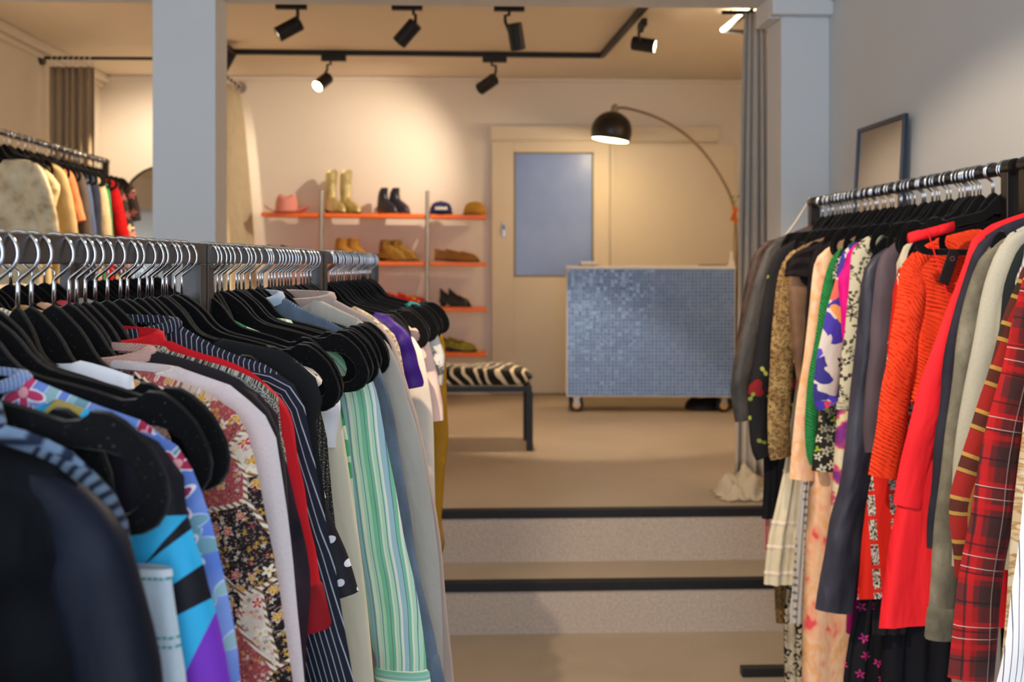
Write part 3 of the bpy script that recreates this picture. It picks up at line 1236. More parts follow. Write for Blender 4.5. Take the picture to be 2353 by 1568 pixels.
K['pin'] = stripes('navy_pinstripe', '171b28', [(.0056, .0008, 0, 'a3a3ac')], 'u', .85, -.10)
K['blackwool'] = cloth('black_wool', '131113', .5, .95, .2, .2)
K['glit'] = glitter('black_gold_rib', '121010', 'a3926e')
t_ = NT('black_polka_dot', .6, 0, .3)
po = t_.vor(t_.map(t_.uv(), rot=(0, 0, .6)), 44, rnd=0.12)
K['polka'] = t_.done(t_.mix(t_.math('LESS_THAN', po['Distance'], .19), '15131a', 'e8e4ea'))
K['cream'] = cloth('cream_cotton', 'd6cbb2', .3, .85, .08)
K['whitec'] = cloth('white_cotton', 'ece8ec', .3, .85, .05)
K['gleaf'] = floral('green_leaf_print', 'bcd8b8', [
    dict(scale=16, R=.6, petals=2, palette=['2f8a52', '4fa86a', 'dfe6d8'], keep=.85, rag=.5),
    dict(scale=13, R=.4, petals=5, palette=['e8932a', 'dcd23c', '2c5aa8'], keep=.4, core='f2e6c8')])
K['gstripe'] = stripes('mint_stripe', '86c9a0', [(.026, .0115, 0, 'bfe3c3'), (.026, .0028, .1, 'f2eede'), (.013, .0012, .62, '6b86a0'), (.052, .0075, .3, 'a9c6cf'), (.039, .003, .8, 'f3efe2')], 'u', .8, .06, .006)
K['denim'] = denim('mid_blue_denim', '26374d', '4a6480')
K['denim_pale'] = denim('bleached_denim', '9fb0c0', 'c3ced8', lines=(-.2425, -.2815, -.2875))
K['greycoat'] = cloth('grey_beige_wool', 'b3a99c', .45, .95, .1, .2, 420, .08)
K['taupe'] = cloth('taupe_wool', 'a8958d', .4, .95, .1, .2)
K['boucle'] = speckle('cream_boucle', [(.4, '9c8566'), (.6, 'd9c8a5')], 130, 3, .95, weave=.9)
K['purple'] = cloth('deep_purple_satin', '33136a', .15, .5, .2)
K['ivory'] = cloth('ivory_cotton', 'ead9c6', .4, .85, .06)
K['pink_pale'] = cloth('pale_pink_cotton', 'ecc9ba', .3, .8, .06)
K['whiteprint'] = speckle('white_grey_print', [(.42, 'e9e4da'), (.56, 'dcd6cc'), (.6, '77736e')], 22, 3, .8)
K['teal'] = cloth('teal_cotton', '2f8f92', .3)
K['mustard'] = cloth('mustard_satin', 'c48a1e', .2, .55, .2)
K['camel'] = cloth('camel_wool', 'c0914c', .4, .9)
# right rack
K['wstripe'] = stripes('white_navy_pinstripe', 'e8e6e8', [(.009, .0011, 0, '39405c')], 'u', .8, .1)
K['beigeprint'] = speckle('beige_scarf_print', [(.42, 'd8c4a4'), (.5, 'b08b52'), (.58, 'e4d8c2')], 18, 2, .8, (1, 3, 1), .05)
tart = 'a01a1c'
K['tartan'] = plaid('red_black_tartan', 'a01a1c', [
    (0, .128, .038, .0, '202a2c', .62), (1, .128, .038, .0, '202a2c', .62),
    (0, .128, .010, .30, 'c41a20', .8), (1, .128, .010, .30, 'c41a20', .8), (0, .128, .010, .62, 'c41a20', .7), (1, .128, .010, .62, 'c41a20', .7),
    (0, .0525, .0035, .1, '1c1a1e', .7), (1, .0525, .0035, .1, '1c1a1e', .7),
    (1, .128, .0016, .47, 'd0b8ae', .9), (1, .128, .0016, .30, 'd0b8ae', .9), (0, .21, .0016, .5, 'c8b0a6', .8)], tilt=.05)
K['yplaid'] = plaid('yellow_red_plaid', 'a0231e', [
    (0, .085, .034, 0, '262a20', .75), (1, .085, .034, 0, '262a20', .75), (0, .17, .03, .5, '5a1a1a', .7),
    (0, .085, .0075, .62, 'c79a48', .85), (1, .085, .0075, .62, 'c79a48', .85), (1, .085, .0075, .98, 'c79a48', .8)], tilt=-.06)
K['wrib'] = knit('white_rib_knit', 'dcd6de', .005, .5)
K['dgreen'] = cloth('dark_green_wool', '20282a', .4, .95)
K['heather'] = cloth('heather_grey_jersey', 'b8b4a2', .3, .95, .08, .2, 260, .10)
K['olive'] = speckle('washed_olive_corduroy', [(.3, '5c574a'), (.55, '7d7766'), (.72, '968f7c')], 22, 6, .9, (1, .5, 1), weave=.6)
K['navyj'] = speckle('dark_navy_cotton', [(.3, '201f2c'), (.7, '34333f')], 8, 3, .8)
K['coral'] = cloth('bright_red_crepe', 'f5262e', .2, .7, .08)
K['lace'] = lace('orange_red_lace', 'ff4a26', 'd92c14')
K['banded'] = banded()
K['plum'] = cloth('plum_grey_satin', '5b4d54', .2, .55, .15)
K['satin'] = speckle('slate_navy_satin', [(.3, '2a2832'), (.7, '4a4854')], 5, 2, .38, (4, 1, 1), weave=.1)
K['botan'] = floral('cream_botanical', 'd2c8aa', [
    dict(scale=48, R=.66, petals=2, palette=['3d3a34', '6b5e52', '4c5048'], keep=.75, rag=.5),
    dict(scale=28, R=.55, petals=6, palette=['5a4d48', '7d6f62', 'a39a7c'], keep=.6, rag=.5, core='2e2a28')], warp=.03)
K['hotpink'] = cloth('hot_pink_crepe', 'ee1a8e', .2, .7, .1)
K['violet'] = floral('violet_coral_floral', 'e0d2c8', [
    dict(scale=14, R=.9, petals=5, palette=['4a38a8', '5a48c4', '3c3488'], keep=.85, rag=.25),
    dict(scale=13, R=.5, petals=3, palette=['ee6f62', 'e2405a', 'f2a05c'], keep=.55, rag=.2),
    dict(scale=22, R=.5, petals=4, palette=['2a2238', 'e9dcd8', '7a5cc0'], keep=.4)], warp=.05)
K['bwfloral'] = floral('black_cream_floral', '26241f', [
    dict(scale=40, R=.62, petals=5, palette=['b9b59c', '8d8c78', 'd6d2bc'], keep=.85, rag=.3, core='4a483c'),
    dict(scale=26, R=.3, petals=3, palette=['a6b83c'], keep=.25)])
K['pinkflor'] = speckle('pink_cream_print', [(.38, '8a3a94'), (.48, 'e7607c'), (.54, 'eedfb0'), (.66, 'f0e7cc')], 22, 2, .8, warp=.03)
K['green'] = lace('green_crochet', '2f8a4c', '1d6234', 1.3)
K['peach'] = speckle('peach_tie_dye', [(.30, 'e8525c'), (.36, 'f2a582'), (.5, 'f3c9a4'), (.62, 'f0b27c'), (.72, 'f3cdb0')], 15, 2, .75, (1.4, .8, 1), weave=.15)
K['creamskirt'] = speckle('cream_gauze', [(.3, 'cfc2a2'), (.7, 'e6dcc2')], 16, 3, .8, (1, .4, 1))
K['dotlace'] = buttoned('pale_grey_dotted_lace', 'c2beb8', '6f6c70')
K['leopbw'] = leopard('black_cream_leopard', 'd0c6ae', 'b9ad94', '120f0d', 36)
K['leopard'] = leopard('gold_brown_leopard', 'a78a5a', '8a6c42', '3b2a1a', 85, .3)
K['fur'] = speckle('brown_fur', [(.35, '3a2a1c'), (.65, '86693f')], 130, 3, .95, (2, .6, 1), weave=1)
K['brownsheer'] = speckle('brown_sheer', [(.3, '5c4433'), (.7, '86654c')], 9, 2, .7)
K['blacklace'] = cloth('black_lace', '1a1416', .6, .85, .3)
K['bflower'] = floral('black_with_red_green_flowers', '18161a', [
    dict(scale=9, R=.34, petals=3, palette=['a01a20', '7d161c'], keep=.5, rag=.2),
    dict(scale=18, R=.3, petals=2, palette=['a3a84c', '7d8a3a'], keep=.3, rag=.5)])
K['gleather'] = speckle('charcoal_leather', [(.3, '2b2927'), (.65, '504b47')], 9, 4, .5, (2, .7, 1), weave=.3)
K['brownj'] = speckle('brown_black_leather', [(.35, '241c1a'), (.65, '5a4138')], 12, 4, .5, (2, .7, 1))
K['pinkflow'] = floral('black_with_pink_blossoms', '151318', [dict(scale=26, R=.34, petals=5, palette=['e0358c', 'c22a78'], keep=.5, core='2a1a22', rag=.4)])
K['blackt'] = cloth('black_crepe', '131218', .3, .8, .2)
K['magenta'] = cloth('magenta_cotton', 'b0166c', .3)
# upper left rack and hidden row
K['cleather'] = speckle('cream_distressed_leather', [(.3, 'a08a6a'), (.5, 'd2c2a0'), (.75, 'e6dabc')], 11, 5, .5)
K['paleyel'] = cloth('pale_straw_cotton', 'd9c89a')
K['beigewool'] = cloth('beige_wool', 'b79f72', .5)
K['terra'] = cloth('terracotta_cotton', 'c4734c')
K['greyknit'] = knit('dark_grey_brown_knit', '4a4038', .009, .6)
K['bluecot'] = cloth('slate_blue_cotton', '3a4560')
K['navyc'] = cloth('navy_cotton', '1c2234')
K['btweed'] = speckle('beige_tweed', [(.4, '8a785c'), (.6, 'b5a283')], 200, 3, .9)
K['greenc'] = cloth('emerald_cotton', '1f7a54')
K['redlace'] = lace('red_lace', 'c2151a', '7d0c10')
K['darkflor'] = floral('dark_rose_floral', '2a1f1c', [dict(scale=20, R=.6, petals=5, palette=['c48a78', 'd8c4a4', '8a4a4a'], keep=.7)])
K['knitw'] = knit('off_white_knit', 'd9cdb8', .008, .7)
K['peachc'] = cloth('peach_cotton', 'e9b48e')
K['coralc'] = cloth('coral_cotton', 'e0525a')
K['tanc'] = cloth('tan_suede', 'b98a54')

NT.FOLDS = False
PX = 10000   # a depth given as PX + column means "the hook whose stem stands in that column"

# ------------------------------------------------------------------ front left racks, from the camera backwards
garment('bomber_jacket', 'dark navy coated jacket filling the bottom left corner, nearest the camera', 'jacket', RL, PX - 400,
        [(-60, 1015), (0, 1034), (72, 1058), (145, 1090), (203, 1127), (254, 1175)], [(285, 1215), (303, 1270), (318, 1340), (332, 1400), (350, 1480), (368, 1568)], K['navy_satin'], smat=K['navy_sleeve_sheen'], sl=(.058, .052), ext=-.62, th=.018, slth=.020, body=[(262, 1190), (280, 1300), (300, 1400), (322, 1500), (334, 1568), (340, 1620)])
garment('ribbed_cardigan', 'chunky navy and grey-blue ribbed knit cardigan behind the navy jacket', 'cardigan', RL, PX - 345,
        [(-40, 975), (0, 988), (82, 1010), (160, 1048), (215, 1082), (258, 1130), (287, 1185)], [(301, 1235), (307, 1275), (318, 1400), (330, 1568)], K['denim_knit'], sl=(.07, .055), ext=-.62, collar=(.022, .1), th=.013, slth=.018)
drape('denim_skirt', 'bleached pale denim skirt with teal stitching, clipped behind the navy jacket', 'skirt', RL, PX - 262,
      [(1300, 150, 391), (1400, 190, 405), (1480, 195, 417), (1568, 200, 431)], K['denim_pale'], band=(denim('bleached_denim_band', 'b4c2cc', 'd2dade'), .005), fold=.003, th=.014, ext=-.6, top=None)
garment('colour_block_blouse', 'turquoise blouse with black yoke, black rays and purple hem', 'blouse', RL, PX - 200,
        [(101, 922), (128, 928), (165, 941), (236, 968), (290, 990), (329, 1009), (368, 1030), (400, 1062), (424, 1108)],
        [(437, 1150), (450, 1205), (464, 1265), (478, 1337), (493, 1399), (508, 1470), (525, 1560)], K['turq'], ext=-.62, th=.014, fold=.004)
garment('floral_blouse', 'periwinkle blue blouse with magenta flowers outlined in white', 'blouse', RL, PX - 140,
        [(28, 862), (82, 885), (145, 912), (192, 931), (247, 952), (302, 970), (360, 992), (411, 1029), (440, 1080)],
        [(462, 1130), (486, 1190), (507, 1283), (525, 1388), (540, 1470), (553, 1550)], K['peri'], sl=(.075, .07), ext=-.62, collar=(.006, .1), cmat=K['rib_blue'])
garment('white_vest', 'white cotton vest whose wide strap wraps a black hanger at left', 'vest', RL, PX + 41,
        [(168, 836), (200, 842), (250, 856), (307, 876)], [(330, 920), (352, 980), (372, 1010), (378, 1060), (384, 1568)], K['whitec'], ext=-.7, dip=.004, fold=.003)
garment('patchwork_blouse', 'patchwork print blouse in black, rose, mustard and cream with braided seams', 'blouse', RL, PX + 72,
        [(329, 864), (370, 873), (439, 896), (494, 916), (535, 938), (560, 972)], [(578, 1015), (592, 1070), (604, 1140), (612, 1205), (632, 1308), (650, 1415), (671, 1554)],
        K['patch'], sl=(.07, .075), ext=-.68, collar=(.006, .1))
garment('wool_jumper', 'lilac-grey wool jumper with folded neck beside the patchwork blouse', 'jumper', RL, PX + 124,
        [(385, 846), (411, 853), (466, 874), (521, 891), (562, 912), (600, 944), (622, 968)], [(636, 1000), (642, 1045), (648, 1095), (662, 1223), (678, 1345), (697, 1549)],
        K['lilac'], sl=(.085, .08), ext=-.7, collar=(.008, .15), th=.013)
garment('tailored_jacket', 'charcoal jacket with dusty pink herringbone collar behind the lilac jumper', 'jacket', RL, PX + 159,
        [(325, 808), (411, 829), (494, 856), (540, 873), (592, 908), (625, 948), (641, 985)], [(650, 1030), (658, 1100), (668, 1250), (690, 1568)], K['charcoal'], sl=(.05, .045), ext=-.7,
        collar=(.008, .05), cmat=K['pink_hb'])
garment('sheer_tunic', 'dark sheer chiffon tunic with one green thread, in front of the red blouse', 'tunic', RL, PX + 176,
        [(420, 842), (500, 865), (560, 890), (610, 925), (640, 965)], [(652, 1020), (662, 1090), (675, 1156), (689, 1212), (699, 1249), (710, 1305), (713, 1366), (708, 1430), (703, 1490), (700, 1560)], K['sheer_dark'], ext=-.7)
garment('tweed_jacket', 'black and white speckled tweed jacket showing only its collar, before the red blouse', 'jacket', RL, PX + 196,
        [(350, 803), (433, 828), (520, 852), (590, 880), (640, 925)], [(652, 980), (660, 1050), (672, 1200), (690, 1568)], K['tweed'], ext=-.7, collar=(.005, .05))
garment('red_blouse', 'crimson red blouse with gathered cuff on the nearest left rack', 'blouse', RL, PX + 219,
        [(348, 790), (389, 790), (411, 803), (466, 822), (521, 836), (564, 857), (605, 876), (640, 905), (660, 930)],
        [(674, 972), (688, 1052), (703, 1155), (716, 1245), (731, 1330), (735, 1348)], K['red'], sl=(.06, .05), hem=-.72, collar=(.018, .12), cuff=(K['red_cuff'], .042))
garment('pinstripe_blazer', 'navy blazer with fine white pinstripes between red and black garments', 'blazer', RL, PX + 247,
        [(384, 742), (402, 748), (439, 771), (480, 797), (521, 817), (578, 836), (634, 854), (671, 879), (690, 908)],
        [(702, 940), (711, 985), (724, 1053), (733, 1095), (749, 1207), (761, 1254), (775, 1324), (789, 1409), (813, 1560)], K['pin'], sl=(.075, .07), ext=-.74, collar=(.008, .05))
garment('wool_coat', 'black wool coat on the nearest left rack, right of the pinstripe blazer', 'coat', RL, PX + 293,
        [(484, 780), (564, 797), (637, 811), (676, 827), (706, 846), (729, 872), (741, 900)], [(743, 922), (740, 942), (728, 960), (728, 1000), (739, 1080), (750, 1170), (760, 1568)], K['blackwool'], sl=(.07, .055), ext=-.76, th=.014)
garment('polka_dot_blouse', 'black blouse with white polka dots and wide sleeve, behind the pinstripe blazer', 'blouse', RL, PX + 320,
        [(520, 800), (600, 818), (660, 840), (695, 868), (712, 905)], [(720, 960), (727, 1040), (735, 1095), (748, 1140), (762, 1187), (778, 1235), (797, 1284), (812, 1326), (822, 1362)], K['polka'], sl=(.06, .055), hem=-.6)
garment('glitter_top', 'black rib knit top shot with gold, a narrow strip left of the cream jacket', 'top', RL, PX + 339,
        [(560, 800), (640, 825), (700, 860), (730, 900)], [(742, 935), (746, 968), (752, 1024), (761, 1109), (769, 1193), (780, 1400)], K['glit'], ext=-.6)
garment('cream_jacket', 'cream cotton jacket hanging left of the green striped shirt', 'jacket', RL, PX + 490,
        [(600, 790), (660, 815), (710, 845), (750, 878), (772, 905)], [(782, 935), (787, 996), (800, 1080), (820, 1193), (834, 1324), (848, 1437), (861, 1550)], K['cream'], sl=(.055, .055), ext=-.9)
garment('white_frilled_blouse', 'white blouse with small frilled sleeve above the cream jacket', 'blouse', RL, PX + 478,
        [(620, 800), (680, 830), (730, 862), (765, 898)], [(784, 918), (786, 945), (775, 985), (768, 1030)], K['whitec'], sl=(.05, .045), hem=-.5)
garment('leaf_print_blouse', 'green and white leaf print blouse seen between black hangers at left', 'blouse', RL, PX + 500,
        [(513, 727), (547, 747), (573, 760), (617, 776), (688, 802), (740, 832)], [(770, 870), (785, 930), (800, 1010), (840, 1350)], K['gleaf'], ext=-.75, fold=.004, dip=.02)
garment('striped_shirt', 'mint green shirt with cream and blue stripes and long cuffed sleeve', 'shirt', RL, PX + 560,
        [(650, 745), (680, 754), (725, 764), (769, 775), (801, 790), (829, 818), (845, 840)], [(853, 868), (866, 905), (873, 940), (887, 1010), (906, 1109), (926, 1207), (935, 1254), (957, 1352), (972, 1430), (979, 1500), (980, 1545)],
        stripes('mint_stripe_slanted', '7fc29a', [(.026, .0115, 0, 'bfe3c3'), (.026, .0028, .1, 'f2eede'), (.013, .0012, .62, '6b86a0'), (.052, .0075, .3, 'a9c6cf'), (.039, .003, .8, 'f3efe2')], 'u', .8, -.55, .01), smat=K['gstripe'], sl=(.085, .085), hem=-.8, collar=(.01, .1), cuff=(stripes('mint_stripe_cuff', '86c9a0', [(.018, .005, 0, 'f2eede'), (.018, .004, .5, 'a9c6cf')], 'v'), .05), fold=.008)
garment('denim_jacket', 'mid-blue denim jacket with turned cuff, right of the striped shirt', 'jacket', RL, PX + 592,
        [(632, 682), (660, 692), (690, 712), (747, 738), (800, 768), (835, 795)], [(856, 818), (873, 845), (887, 879), (901, 935), (918, 1038), (940, 1165), (951, 1254), (979, 1381), (999, 1451), (1009, 1505)],
        K['denim'], sl=(.065, .05), hem=-.85, collar=(.012, .2), cuff=(K['denim'], .045), cmat=denim('pale_denim_collar', '8fa0b8', 'a9b8ca'))
garment('long_wool_coat', 'grey-beige wool coat with long sleeve past the denim jacket', 'coat', RL, PX + 625,
        [(722, 688), (774, 714), (830, 740), (868, 762)], [(890, 785), (906, 815), (921, 848), (935, 918), (957, 974), (974, 1052), (992, 1170), (1000, 1228), (1010, 1296), (1014, 1375)], K['greycoat'], sl=(.085, .075), ext=-.86, th=.014)
garment('taupe_coat', 'taupe wool coat with stand collar behind the grey-beige coat', 'coat', RL, PX + 641,
        [(752, 684), (802, 711), (840, 730), (873, 746), (896, 768)], [(908, 790), (922, 830), (938, 890), (960, 960), (985, 1080), (1008, 1200), (1025, 1400), (1034, 1465)], K['taupe'], sl=(.06, .055), ext=-.9, collar=(.014, .1))
garment('boucle_cardigan', 'cream boucle cardigan, its nubbly shoulder left of the purple top', 'cardigan', RL, PX + 656,
        [(804, 704), (830, 716), (852, 728), (880, 744), (902, 762)], [(916, 782), (924, 820), (930, 870), (945, 930), (975, 1020), (1000, 1200)], K['boucle'], sl=(.05, .045), ext=-.7)
garment('scalloped_top', 'deep purple top with scalloped short sleeve', 'top', RL, PX + 680,
        [(862, 722), (886, 726), (908, 737), (930, 755)], [(945, 772), (953, 800), (962, 840), (972, 880)], K['purple'], sl=(.06, .052), hem=-.55)
garment('ivory_blouse', 'ivory cotton blouse hanging right of the purple top', 'blouse', RL, PX + 748,
        [(860, 735), (900, 745), (930, 760), (954, 780)], [(968, 800), (978, 840), (986, 890), (994, 950), (999, 1060), (1001, 1250)], K['ivory'], sl=(.07, .07), ext=-.86)
garment('pale_pink_blouse', 'pale pink blouse with flared cuff near the yellow coat', 'blouse', RL, PX + 765,
        [(880, 725), (920, 735), (950, 745), (970, 758)], [(980, 775), (991, 805), (1002, 850), (1010, 885), (1018, 930), (1021, 965)], K['pink_pale'], sl=(.055, .05), hem=-.8)
garment('printed_blouse', 'white blouse with grey print and a puffed sleeve end, above the zebra bench', 'blouse', RL, PX + 800,
        [(920, 705), (960, 718), (982, 730)], [(996, 745), (1008, 777), (1020, 805), (1024, 830), (1018, 885)], K['whiteprint'], sl=(.06, .05), hem=-.5)
garment('teal_top', 'teal top showing a narrow shoulder near the far end of the left rack', 'top', RL, PX + 822,
        [(940, 695), (962, 701), (976, 709), (988, 723)], [(993, 738), (992, 760), (985, 790)], K['teal'], hem=-.28)
garment('mustard_coat', 'mustard yellow satin coat at the far end of the front left row', 'coat', RL, PX + 836,
        [(950, 700), (985, 715), (1003, 734)], [(1013, 757), (1022, 790), (1026, 850), (1027, 950), (1031, 1010), (1024, 1048)], K['mustard'], sl=(.06, .05), ext=-.75)
garment('camel_coat', 'camel wool coat peeking out lowest beside the steps, end of the left row', 'coat', RL, PX + 848,
        [(950, 698), (980, 712), (995, 730)], [(1003, 760), (1006, 850), (1008, 1000), (1012, 1180), (1023, 1254), (1016, 1275)], K['camel'], hem=None)

# ------------------------------------------------------------------ hidden row behind the left rails
for i, (z, k, nm, lab, cat) in enumerate((
        (1.86, 'knitw', 'knit_jumper', 'off-white knit jumper low behind the first left hooks', 'jumper'),
        (1.98, 'tanc', 'suede_jacket', 'tan suede jacket in the hidden row behind the left hooks', 'jacket'),
        (2.10, 'peachc', 'peach_shirt', 'peach shirt in the hidden row behind the left hooks', 'shirt'),
        (2.22, 'coralc', 'coral_shirt', 'coral shirt in the hidden row behind the left hooks', 'shirt'),
        (2.36, 'greycoat', 'grey_jumper', 'grey jumper last in the hidden row behind the left hooks', 'jumper'),
        (2.85, 'blackwool', 'black_coat', 'black coat in the far hidden row behind the left rail', 'coat'),
        (3.1, 'charcoal', 'charcoal_coat', 'charcoal coat in the far hidden row behind the left rail', 'coat'))):
    garment(nm, lab, cat, RB, z, 'std', 'std', K[k], local=True, sl=(.06, .05), hem=-.7, flip=-1)

# ------------------------------------------------------------------ right racks, from the camera backwards
garment('striped_summer_shirt', 'white shirt with fine navy stripes at the right edge', 'shirt', RR, 1.86,
        [(2500, 640), (2440, 680), (2405, 720)], [(2385, 800), (2372, 900), (2362, 1000), (2352, 1130), (2336, 1250), (2322, 1370), (2306, 1490), (2290, 1568)], K['wstripe'], sl=(.09, .09), ext=-.85)
garment('scarf_print_shirt', 'beige scarf print shirt between the red tartan and the white striped shirts', 'shirt', RR, 1.93,
        [(2480, 620), (2420, 655), (2385, 690)], [(2372, 760), (2362, 860), (2352, 980), (2342, 1060), (2328, 1240), (2314, 1400), (2300, 1568)], K['beigeprint'], ext=-.85)
garment('tartan_shirt', 'dark red and black tartan flannel shirt at the right edge', 'shirt', RR, 2.0,
        [(2460, 560), (2410, 590), (2370, 612), (2352, 630)], [(2343, 660), (2335, 700), (2325, 744), (2314, 807), (2292, 885), (2275, 945), (2256, 1042), (2241, 1115), (2232, 1175), (2217, 1254), (2200, 1338), (2186, 1437), (2175, 1555)],
        K['tartan'], sl=(.07, .088), hem=-.95, th=.014)
garment('plaid_shirt', 'red, black and yellow plaid shirt behind the tartan flannel', 'shirt', RR, 2.06,
        [(2430, 545), (2390, 570), (2360, 595), (2345, 620)], [(2334, 655), (2318, 694), (2302, 733), (2286, 790), (2274, 836), (2268, 860), (2249, 916), (2232, 970), (2207, 1042), (2186, 1122), (2180, 1180), (2191, 1268), (2198, 1330)], K['yplaid'], sl=(.07, .07), hem=-.8)
garment('rib_knit_top', 'white ribbed knit top at the right edge above the tartan shirt', 'top', RR, 2.11,
        [(2420, 530), (2375, 560), (2353, 580)], [(2343, 600), (2334, 640), (2328, 700), (2318, 800), (2305, 900)], K['wrib'], hem=-.5)
garment('dark_green_coat', 'dark green wool coat between grey sweatshirt and plaid shirt', 'coat', RR, 2.15,
        [(2410, 525), (2370, 545), (2340, 568)], [(2326, 596), (2314, 630), (2304, 668), (2300, 710), (2290, 790), (2270, 900), (2250, 1100)], K['dgreen'], sl=(.06, .06), hem=-.85)
garment('grey_sweatshirt', 'heather grey sweatshirt with dropped shoulder seam', 'sweatshirt', RR, 2.2,
        [(2400, 505), (2353, 524), (2320, 541), (2297, 562), (2282, 590)], [(2269, 629), (2256, 680), (2242, 755), (2230, 815), (2215, 897), (2199, 970), (2190, 1030), (2186, 1115), (2186, 1300)], K['heather'], sl=(.085, .075), hem=-.85, th=.014, slth=.022)
garment('corduroy_jacket', 'washed olive grey corduroy jacket with buttoned cuff', 'jacket', RR, 2.25,
        [(2390, 512), (2345, 530), (2300, 552), (2268, 572), (2245, 600)], [(2226, 648), (2210, 712), (2196, 790), (2193, 824), (2183, 921), (2171, 1018), (2152, 1163), (2148, 1212), (2134, 1369), (2132, 1398)],
        K['olive'], sl=(.065, .06), hem=-.8, cuff=(K['olive'], .062), collar=(.02, .1))
garment('navy_jacket', 'dark navy cotton jacket left of the olive corduroy jacket', 'jacket', RR, 2.29,
        [(2380, 495), (2334, 510), (2297, 525), (2263, 543), (2240, 568)], [(2226, 610), (2217, 640), (2190, 715), (2167, 820), (2157, 936), (2145, 1000), (2139, 1115), (2127, 1184), (2130, 1260)], K['navyj'], sl=(.06, .055), hem=-.7)
garment('red_tunic', 'bright red crepe tunic with long sleeve and flared hem', 'tunic', RR, 2.33,
        [(2370, 488), (2340, 498), (2310, 508), (2274, 522), (2247, 536), (2232, 554)], [(2222, 582), (2210, 620), (2196, 655), (2171, 721), (2148, 778), (2122, 845), (2094, 945), (2074, 1042), (2055, 1160)], K['coral'], sl=(.075, .07), hem=None,
        body=[(2225, 575), (2180, 700), (2120, 880), (2080, 1040), (2062, 1165), (2043, 1254), (2034, 1324), (2018, 1428), (2018, 1440)], th=.016, fold=.012)
# empty-shouldered hanger in front of the lace dress, with a slim top, strap and tag
_l, _r, _n, _e = place(RR, 2.46, 9)
hanger(RR, 2.46, 9, label='bare black velvet hanger in front of the orange lace dress, wrapped by a coral strap', group='hangers carrying clothes on the right rail')
tg = thing('strappy_top', 'coral strappy top and black size tag on a bare hanger before the lace dress', 'top', _l, _r)
T_ = lambda a, b: trace(_n, _e, a, b, RR.top)
w_ = [T_(a, b) for a, b in ((2190, 520), (2165, 527), (2140, 534), (2112, 541), (2088, 548))]
rg = [[Vector((x, .0085 * cos(2 * pi * k / 12), z_ + .0125 * sin(2 * pi * k / 12))) for k in range(12)] for x, z_ in w_]
MB().loft(rg).build('body', K['coral'], tg, smooth=True)
q = [T_(a, b) for a, b in ((2128, 535), (2172, 690), (2155, 578), (2188, 650))]
MB().tube([(q[0][0], .009, q[0][1]), (q[1][0], .016, q[1][1])], .0016, 6).build('strap', K['coral'], tg)
tagm = MB().box((-.0135, .014, -.04), (.0135, .017, .04))
tgo = tagm.build('size_tag', plain('black_card', '1d1a1b', .6), tg, bevel=.003)
tgo.location = ((q[2][0] + q[3][0]) / 2, 0, (q[2][1] + q[3][1]) / 2)
tgo.rotation_euler = (0, radians(-20), 0)
ey = MB().lathe([(.0035, 0), (.006, 0), (.006, .001), (.0035, .001)], 14, Matrix.Translation((0, .0175, .02)) @ Matrix.Rotation(-pi / 2, 4, 'X')).build('eyelet', M['steel'], tgo)
garment('lace_dress', 'orange-red openwork lace dress with elbow sleeve', 'dress', RR, 2.53,
        [(2260, 528), (2229, 530), (2180, 542), (2130, 560), (2090, 585), (2072, 610)], [(2064, 640), (2056, 710), (2045, 778), (2038, 825), (2026, 885), (2016, 970), (2004, 1054), (1997, 1092)], K['lace'], sl=(.07, .072), hem=-.55, dip=.03, fold=.006)
garment('banded_shift', 'red shift dress with upright black and white block bands', 'dress', RR, 2.6,
        [(2230, 540), (2150, 560), (2090, 590), (2062, 625)], [(2050, 700), (2035, 850), (2012, 1000), (2002, 1098), (1994, 1139), (1991, 1156), (1978, 1249), (1971, 1364), (1970, 1378)], K['banded'], fold=.006)
garment('plum_blouse', 'plum grey satin blouse left of the orange lace dress', 'blouse', RR, 2.68,
        [(2150, 535), (2090, 550), (2050, 563), (2032, 576), (2020, 596)], [(2011, 631), (2006, 692), (1999, 769), (1996, 815), (1986, 897), (1981, 958), (1984, 1020), (1987, 1040)], K['plum'], sl=(.075, .055), hem=-.6)
garment('cream_camisole', 'cream camisole, a pale sliver between plum blouse and lace dress', 'top', RR, 2.62,
        [(2110, 545), (2070, 575), (2060, 610)], [(2058, 650), (2054, 720), (2045, 772), (2040, 790)], K['cream'])
garment('bell_sleeve_dress', 'slate navy satin dress with wide bell sleeve', 'dress', RR, 2.77,
        [(2130, 545), (2050, 560), (2000, 590), (1980, 630)], [(1968, 760), (1952, 900), (1944, 985), (1933, 1070), (1929, 1115), (1914, 1166), (1905, 1195), (1896, 1268), (1884, 1340), (1876, 1403)], K['satin'], sl=(.06, .10), hem=-.95, fold=.012, slth=.022)
garment('botanical_blouse', 'cream blouse with black botanical print and gathered cuff', 'blouse', RR, 2.86,
        [(2060, 535), (2010, 542), (1980, 552), (1964, 564), (1956, 585)], [(1952, 631), (1947, 707), (1941, 769), (1935, 818), (1930, 880), (1927, 925)], K['botan'], sl=(.07, .066), hem=-.55, cuff=(K['botan'], .02))
garment('hot_pink_top', 'hot pink top tapering between botanical and violet blouses', 'top', RR, 2.92,
        [(2050, 540), (1990, 552), (1960, 568), (1945, 588)], [(1932, 615), (1925, 640), (1930, 700), (1936, 770), (1938, 795)], K['hotpink'])
garment('violet_floral_blouse', 'violet, coral and white large-flower blouse', 'blouse', RR, 3.0,
        [(2050, 545), (1995, 552), (1962, 560), (1944, 570), (1931, 590)], [(1922, 631), (1906, 692), (1894, 738), (1882, 799), (1874, 850), (1868, 897), (1872, 930), (1880, 945)], K['violet'], sl=(.08, .07), hem=-.55)
